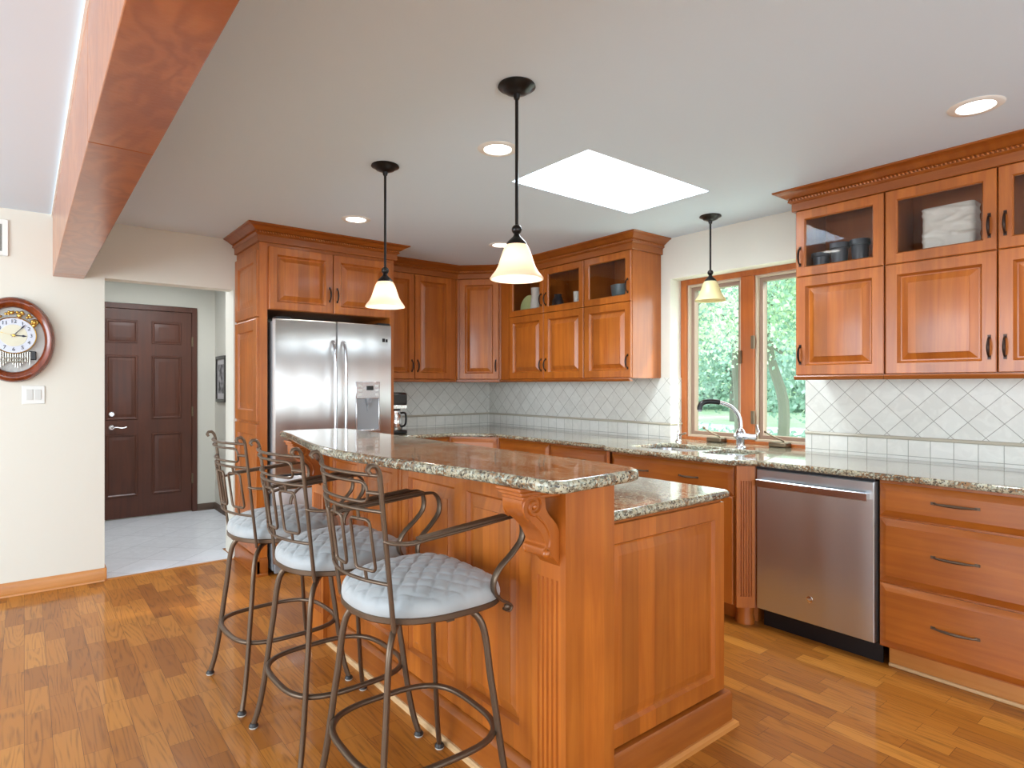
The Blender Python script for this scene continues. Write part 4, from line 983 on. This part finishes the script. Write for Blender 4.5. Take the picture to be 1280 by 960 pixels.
# ---------------------------------------------------------------- wall things
# clock
cx, cz, cy = -.052, 1.608, YL-.001
t = thing('wall_clock', 'oval wooden wall clock with white dial and gold ornaments on the left wall', 'clock', (cx, cy, cz))
RX = .206; RZ = .266; n = 72
def oval(rx, rz, y): return [(cx+rx*math.cos(2*PI*i/n), y, cz+rz*math.sin(2*PI*i/n)) for i in range(n)]
rg = [oval(RX, RZ, cy), oval(RX+.002, RZ+.002, cy-.02), oval(RX-.004, RZ-.004, cy-.04), oval(RX-.018, RZ-.018, cy-.056), oval(RX-.034, RZ-.04, cy-.052), oval(RX-.048, RZ-.058, cy-.036), oval(RX-.052, RZ-.064, cy-.018), oval(RX-.052, RZ-.064, cy-.004)]
MB().loft(rg, True, False).build('clock_case', 'clock_wood', t, smooth=60)
bk = oval(RX-.05, RZ-.062, cy-.006); MB().add(bk, [tuple(range(n))]).build('clock_backplate', 'clock_back', t, smooth=0)
dzc = cz+.026; dyc = cy-.03; XD = Matrix.Translation((cx, dyc, dzc))@Matrix.Rotation(PI/2, 4, 'X')
dial = MB().lathe([(0, 0), (.108, 0), (.112, -.004), (.113, -.022)], (0, 0, 0), 48, XD).build('clock_dial', 'dial', t)
MB().lathe([(0, .0008), (.068, .0008), (.0685, 0)], (0, 0, 0), 40, XD).build('dial_center', 'dial_inner', dial, smooth=0)
MB().lathe([(.109, .001), (.112, .004), (.115, .001), (.113, -.003)], (0, 0, 0), 48, XD).build('dial_rim', 'gold', dial)
num = MB()
for k in range(1, 13):
    vs, fs = text_mesh(str(k), .032); a = PI/2-2*PI*k/12
    num.add(vs, fs, XD@Matrix.Translation((.087*math.cos(a), .087*math.sin(a), .0012)))
num.build('numerals', 'ink', dial, smooth=0, weld=False)
def hand(a, L, w, z, mat='ink'):
    R = XD@Matrix.Rotation(a, 4, 'Z'); MB().prism([(-w*.4, -.014), (w*.4, -.014), (w*.5, L*.6), (w*1.2, L*.72), (0, L), (-w*1.2, L*.72), (-w*.5, L*.6)], z, z+.0012, R).build('clock_hand', mat, t, smooth=0)
hand(-math.radians(93), .066, .006, .004); hand(-math.radians(40), .094, .004, .006); hand(-math.radians(-75), .085, .0015, .008, 'gold')
MB().lathe([(0, .012), (.008, .010), (.009, .004)], (0, 0, 0), 16, XD).build('hand_cap', 'gold', t)
orn = MB(); random.seed(8)
for k in range(34):
    a = math.radians(random.uniform(28, 152)); r = random.uniform(.118, .150)
    x, z = cx+r*.93*math.cos(a), dzc+r*math.sin(a)*1.05
    if ((x-cx)/(RX-.055))**2+((z-cz)/(RZ-.07))**2 < 1: orn.ball((x, cy-.03+random.uniform(-.004, .004), z), random.uniform(.006, .012), 6)
orn.lathe([(0, .012), (.016, .008), (.02, 0)], (0, 0, 0), 16, Matrix.Translation((cx+.105, cy-.022, cz+.115))@Matrix.Rotation(PI/2, 4, 'X'))
orn.build('gold_ornament', 'gold', t, weld=False)
pp = MB()
for k in range(15):
    x = cx-.085+.0118*k; h_ = .085+.02*math.sin(k*.9); pp.sweep([(x, cy-.022, max(cz-.072-h_, cz-.19*math.sqrt(max(0, 1-((x-cx)/.15)**2)))), (x, cy-.022, cz-.075)], circ(.0035, 8))
for k in range(5):
    x = cx-.055+.026*k
    for q in range(10):
        a = 2*PI*q/10; pp.ball((x+.011*math.cos(a), cy-.03, cz-.128+.015*math.sin(a)), .0035, 5)
pp.build('silver_pipes', 'pipe_metal', t, weld=False)
dk = MB().box(cx+.075, cy-.02, cz-.125, cx+.112, cy-.012, cz-.07).build('dark_ornament', 'black_plastic', t, bevel=.006)
# switch
t = thing('light_switch', 'white double rocker light switch below the wall clock', 'switch', (.045, YL, 1.262))
MB().box(-.012, YL-.006, 1.203, .104, YL-.0005, 1.320).build('switch_plate', 'switch_white', t, bevel=.003)
for x in (.010, .052): MB().box(x, YL-.0095, 1.228, x+.033, YL-.006, 1.295).build('rocker', 'light_plastic', t, bevel=.002)
# vent
t = thing('air_vent', 'white return air vent grille high on the left wall', 'vent', (-.25, YL, 2.24))
vx1 = -.078; vx0 = -.45; m = MB(); fw = .028
m.box(vx0, YL-.010, 2.13, vx0+fw, YL-.0005, 2.355).box(vx1-fw, YL-.010, 2.13, vx1, YL-.0005, 2.355).box(vx0+fw, YL-.010, 2.13, vx1-fw, YL-.0005, 2.158).box(vx0+fw, YL-.010, 2.327, vx1-fw, YL-.0005, 2.355)
m.build('vent_frame', 'white_trim', t, bevel=.002)
MB().box(vx0+fw, YL-.002, 2.158, vx1-fw, YL-.0005, 2.327).build('vent_backing', 'vent_dark', t, smooth=0)
m = MB()
for k in range(9):
    z = 2.165+k*.018; m.add([(vx0+fw, YL-.009, z), (vx1-fw, YL-.009, z), (vx1-fw, YL-.003, z+.012), (vx0+fw, YL-.003, z+.012), (vx0+fw, YL-.008, z-.001), (vx1-fw, YL-.008, z-.001), (vx1-fw, YL-.002, z+.011), (vx0+fw, YL-.002, z+.011)], [(0, 1, 2, 3), (4, 7, 6, 5), (0, 4, 5, 1), (3, 2, 6, 7)])
m.build('vent_slats', 'vent_dark', t, smooth=0)
# picture in the hall
t = thing('picture_frame', 'black framed grey photograph on the side wall of the hall', 'picture', (1.6, 6.82, 1.39))
m = MB(); x = 1.599
m.box(x-.02, 6.62, 1.15, x, 6.65, 1.625).box(x-.02, 6.96, 1.15, x, 6.99, 1.625).box(x-.02, 6.65, 1.15, x, 6.96, 1.18).box(x-.02, 6.65, 1.595, x, 6.96, 1.625); m.build('frame', 'black_plastic', t, bevel=.002)
MB().box(x-.008, 6.65, 1.18, x-.002, 6.96, 1.595).build('mat_board', 'mat_white', t, smooth=0)
t_ = NT('photo_print'); n_ = t_.n('TexNoise'); n_.inputs['Scale'].default_value = 12; n_.inputs['Detail'].default_value = 4; t_.l(t_.uv(), n_.inputs[0]); t_.l(t_.ramp(n_.outputs[0], [(.4, srgb(40, 40, 44)), (.62, srgb(170, 168, 172))]), t_.b.inputs['Base Color']); M['photo_print'] = t_.m
MB().box(x-.010, 6.70, 1.24, x-.0082, 6.91, 1.54).build('print', 'photo_print', t, smooth=0)

# ---------------------------------------------------------------- counter items
t = thing('coffee_maker', 'black and silver coffee maker on the counter right of the refrigerator', 'coffee maker', (2.47, 4.64, .9145))
x0, x1, yf_, yb_ = 2.345, 2.525, 4.56, 4.78
MB().box(x0, yf_, .9145, x1, yb_, .945).build('base', 'black_plastic', t, bevel=.01)
MB().box(x0, yf_+.12, .945, x1, yb_, 1.15).build('water_tank', 'black_plastic', t, bevel=.008)
MB().box(x0, yf_-.005, 1.15, x1, yb_, 1.262).build('brew_head', 'black_plastic', t, bevel=.02)
MB().box(x0+.012, yf_-.012, 1.125, x1-.012, yf_+.10, 1.158).build('control_strip', 'silver', t, bevel=.004)
c = MB().lathe([(0, 0), (.058, 0), (.064, .01), (.066, .07), (.058, .12), (.045, .15), (.047, .165), (0, .168)], ((x0+x1)/2, yf_+.06, .9455), 28).build('carafe', 'silver', t)
MB().sweep(spline([((x0+x1)/2+.03, yf_+.01, 1.09), ((x0+x1)/2+.05, yf_-.035, 1.085), ((x0+x1)/2+.05, yf_-.035, 1.0), ((x0+x1)/2+.035, yf_+.005, .975)], 5), rbar(.016, .012), up=(1, 0, 0)).build('carafe_handle', 'black_plastic', c)
MB().sweep(spline([(x0+.12, yb_-.02, 1.262), (x0+.10, yb_+.04, 1.30), (x0+.09, yb_+.18, 1.345), (x0+.09, YK-.012, 1.36)], 6), circ(.004, 8)).build('power_cord', 'black_plastic', t)

# ---------------------------------------------------------------- contents of the glass cabinets
SZ = ZS+.0095
def vessel(name, label, cat, prof, x, y, mat, group=None, n=28):
    o = MB().lathe(prof, (x, y, SZ), n).build(name, mat, smooth=50); return tag(o, label, cat, group)
pot = [(r*.84, z*1.6) for r, z in [(0, 0), (.040, 0), (.042, .004), (.052, .085), (.060, .087), (.061, .105), (.056, .105), (.054, .1), (.047, .092), (.040, .01), (0, .008)]]
vessel('flower_pot', 'dark grey flower pot behind glass, rightmost of the three pots', 'pot', pot, 3.56, 1.405, 'pot_dark', 'dark pots in the glass cabinet')
vessel('flower_pot', 'dark grey flower pot behind glass, middle one of the three pots', 'pot', pot, 3.56, 1.512, 'pot_dark', 'dark pots in the glass cabinet')
vessel('flower_pot', 'dark grey flower pot behind glass, leftmost of the three pots', 'pot', [(r, z*.78) for r, z in pot], 3.57, 1.618, 'pot_dark', 'dark pots in the glass cabinet')
# square white vase with wavy relief
mb = MB(); vw, vd, vh = .222, .10, .265; rg = []
yc, xc = 1.0, 3.60
NX, NZ = 44, 40
base = rrect(-vd/2, -vw/2, vd/2, vw/2, .022, 4); bl = []
for i in range(len(base)):
    a, b = Vector(base[i]), Vector(base[(i+1) % len(base)]); k = max(1, int((b-a).length/.006))
    bl += [a+(b-a)*j/k for j in range(k)]
for j in range(NZ+1):
    z = vh*j/NZ; q = 1-.02*(1-abs(2*j/NZ-1)); row = []
    for p in bl:
        w = noise.noise(Vector((p.x*6, p.y*7, z*22)))*1.0
        rid = max(0, 1-abs(w)*5)
        off = 1+.14*rid*(1 if 0 < j < NZ else 0); e = .97 if j in (0, NZ) else 1
        row.append((xc+p.x*off*e*(1+.0), yc+p.y*(1+(off-1)*.3)*e, SZ+z))
    rg.append(row)
mb.loft(rg); tag(mb.build('square_vase', 'ceramic_white', smooth=60), 'white square ceramic vase with wavy relief behind glass', 'vase')
vessel('dish', 'small dark dish beside the white square vase in the cabinet', 'dish', [(0, 0), (.03, 0), (.06, .014), (.062, .018), (.03, .006), (0, .005)], 3.56, 1.165, 'pot_dark')
vessel('bowl', 'dark grey-green bowl behind glass left of the window', 'bowl', [(0, 0), (.035, 0), (.05, .010), (.080, .075), (.088, .145), (.082, .148), (.078, .055), (.04, .012), (0, .01)], 3.60, 3.135, 'bowl_teal')
vessel('cup', 'small white cup behind glass in the middle cabinet', 'cup', [(0, 0), (.026, 0), (.028, .004), (.033, .145), (.030, .145), (.024, .008), (0, .006)], 3.55, 3.572, 'ceramic_white')
vessel('dark_vase', 'tall dark vase at the back of the middle glass cabinet', 'vase', [(0, 0), (.035, 0), (.055, .05), (.05, .11), (.03, .15), (.034, .165), (.028, .165), (.024, .15), (0, .14)], 3.62, 3.88, 'pot_dark')
vessel('cream_pitcher', 'cream ceramic pitcher behind glass beside the green plate', 'pitcher', [(0, 0), (.04, 0), (.048, .02), (.050, .09), (.040, .17), (.044, .24), (.040, .24), (.036, .17), (0, .16)], 3.55, 4.09, 'ceramic_white')
X = Matrix.Translation((3.60, 4.245, SZ+.101))@Matrix.Rotation(math.radians(-78), 4, 'Y')
o = MB().lathe([(0, 0), (.05, 0), (.06, .004), (.095, .016), (.097, .019), (.058, .010), (0, .006)], (0, 0, 0), 36, X).build('plate', 'plate_green', smooth=50); tag(o, 'pale green round plate standing upright behind cabinet glass', 'plate')

# ---------------------------------------------------------------- outside
GZ = -.35
struct(MB().box(4.06, -30, GZ-.3, 75, 60, GZ).build('lawn', 'grass', smooth=0))
struct(MB().box(17.5, -30, GZ, 23, 60, GZ+.02).build('road', 'road', smooth=0))
def tree(x, y, h, r, label, lm, seed, nl=2600, trunk=.2, lo=.35, ls=.24):
    random.seed(seed); t = thing('tree', label, 'tree', (x, y, GZ), 'trees outside the window')
    pts = [(x, y, GZ)]+[(x+random.uniform(-.15, .15)*k, y+random.uniform(-.15, .15)*k, GZ+h*.75*k/5) for k in range(1, 6)]
    mb = MB().sweep(spline(pts, 4), circ(trunk, 10), scales=[1.3-.8*i/20 for i in range(21)], up=(1, 0, 0))
    for b in range(7):
        z = GZ+h*random.uniform(lo*.9, .7); a = random.uniform(0, 2*PI); L = r*random.uniform(.5, .9)
        mb.sweep(spline([(x, y, z), (x+L*.5*math.cos(a), y+L*.5*math.sin(a), z+L*.35), (x+L*math.cos(a), y+L*math.sin(a), z+L*.6)], 3), circ(trunk*.35, 6), up=(.1, .2, 1), scales=[1-.12*i for i in range(7)])
    mb.build('trunk', 'bark', t)
    cl = [(random.gauss(0, r*.42), random.gauss(0, r*.42), random.uniform(lo, 1)) for _ in range(26)]
    lv = MB()
    for _ in range(nl*3):
        c = random.choice(cl); q = Vector((x+c[0]+random.gauss(0, r*.17), y+c[1]+random.gauss(0, r*.17), GZ+h*c[2]+random.gauss(0, r*.15)))
        if q.x < 5.2: continue
        a = Vector((random.gauss(0, 1), random.gauss(0, 1), random.gauss(0, 1))).normalized(); b = a.cross(Vector((random.gauss(0, 1), random.gauss(0, 1), .3))).normalized(); s = ls*.55*random.uniform(.5, 1.2)
        lv.add([q-a*s*.5, q+b*s*.3, q+a*s*.5, q-b*s*.3], [(0, 1, 2, 3)])
    lv.build('foliage', lm, t, smooth=0, recalc=False, weld=False)
tree(8.2, 6.3, 6.5, 2.2, 'pale leafy tree nearest the house behind the left window pane', 'leaf_light', 1, 4200, .13, .33, .17)
tree(11.5, 4.9, 8.0, 2.6, 'leafy tree with bright foliage behind the right window pane', 'leaf_light', 2, 4200, .10, .38, .20)
tree(15.0, 8.9, 9.0, 3.2, 'dark green tree beyond the window, left of the mullion', 'leaf_dark', 3, 4200, .12, .30, .26)
tree(14.2, 7.35, 8.5, 2.6, 'dark-leaved tree with forked crown in the middle of the left pane', 'leaf_dark', 9, 3000, .11, .30, .24)
tree(15.4, 6.4, 9.0, 2.8, 'stout trunked tree seen low in the right window pane', 'leaf_light', 5, 3800, .17, .36, .26)
tree(26, 15.5, 11, 5, 'distant green tree across the road, far left in the window', 'leaf_dark', 6, 3200, .35, .12, .5)
tree(27, 10.5, 11, 5, 'distant green tree across the road, centred behind the right pane', 'leaf_dark', 7, 3200, .35, .12, .5)
tree(30, 21.5, 12, 5.5, 'distant leafy tree across the road beyond the left pane', 'leaf_light', 8, 2600, .35, .12, .55)
mb = MB(); random.seed(12)
for _ in range(9000):
    q = Vector((16.6+random.gauss(0, .3), random.uniform(0, 22), GZ+abs(random.gauss(0, .16)))); a = Vector((random.gauss(0, 1), random.gauss(0, 1), random.gauss(0, 1))).normalized(); b = a.cross(Vector((.2, .7, .3))).normalized(); s = .16
    mb.add([q-a*s*.5, q+b*s*.3, q+a*s*.5, q-b*s*.3], [(0, 1, 2, 3)])
o = mb.build('hedge', 'leaf_dark', smooth=0, recalc=False, weld=False); tag(o, 'low green hedge along the pale road outside', 'hedge')
mb = MB(); random.seed(13)
for _ in range(26000):
    q = Vector((38+random.gauss(0, 1.5), random.uniform(0, 60), GZ+abs(random.gauss(0, 5)))); a = Vector((random.gauss(0, 1), random.gauss(0, 1), random.gauss(0, 1))).normalized(); b = a.cross(Vector((.2, .7, .3))).normalized(); s = .8
    mb.add([q-a*s*.5, q+b*s*.3, q+a*s*.5, q-b*s*.3], [(0, 1, 2, 3)])
o = mb.build('far_woods', 'leaf_dark', smooth=0, recalc=False, weld=False); o['kind'] = 'stuff'; tag(o, 'hazy green wall of distant woods across the lawn', 'woods')
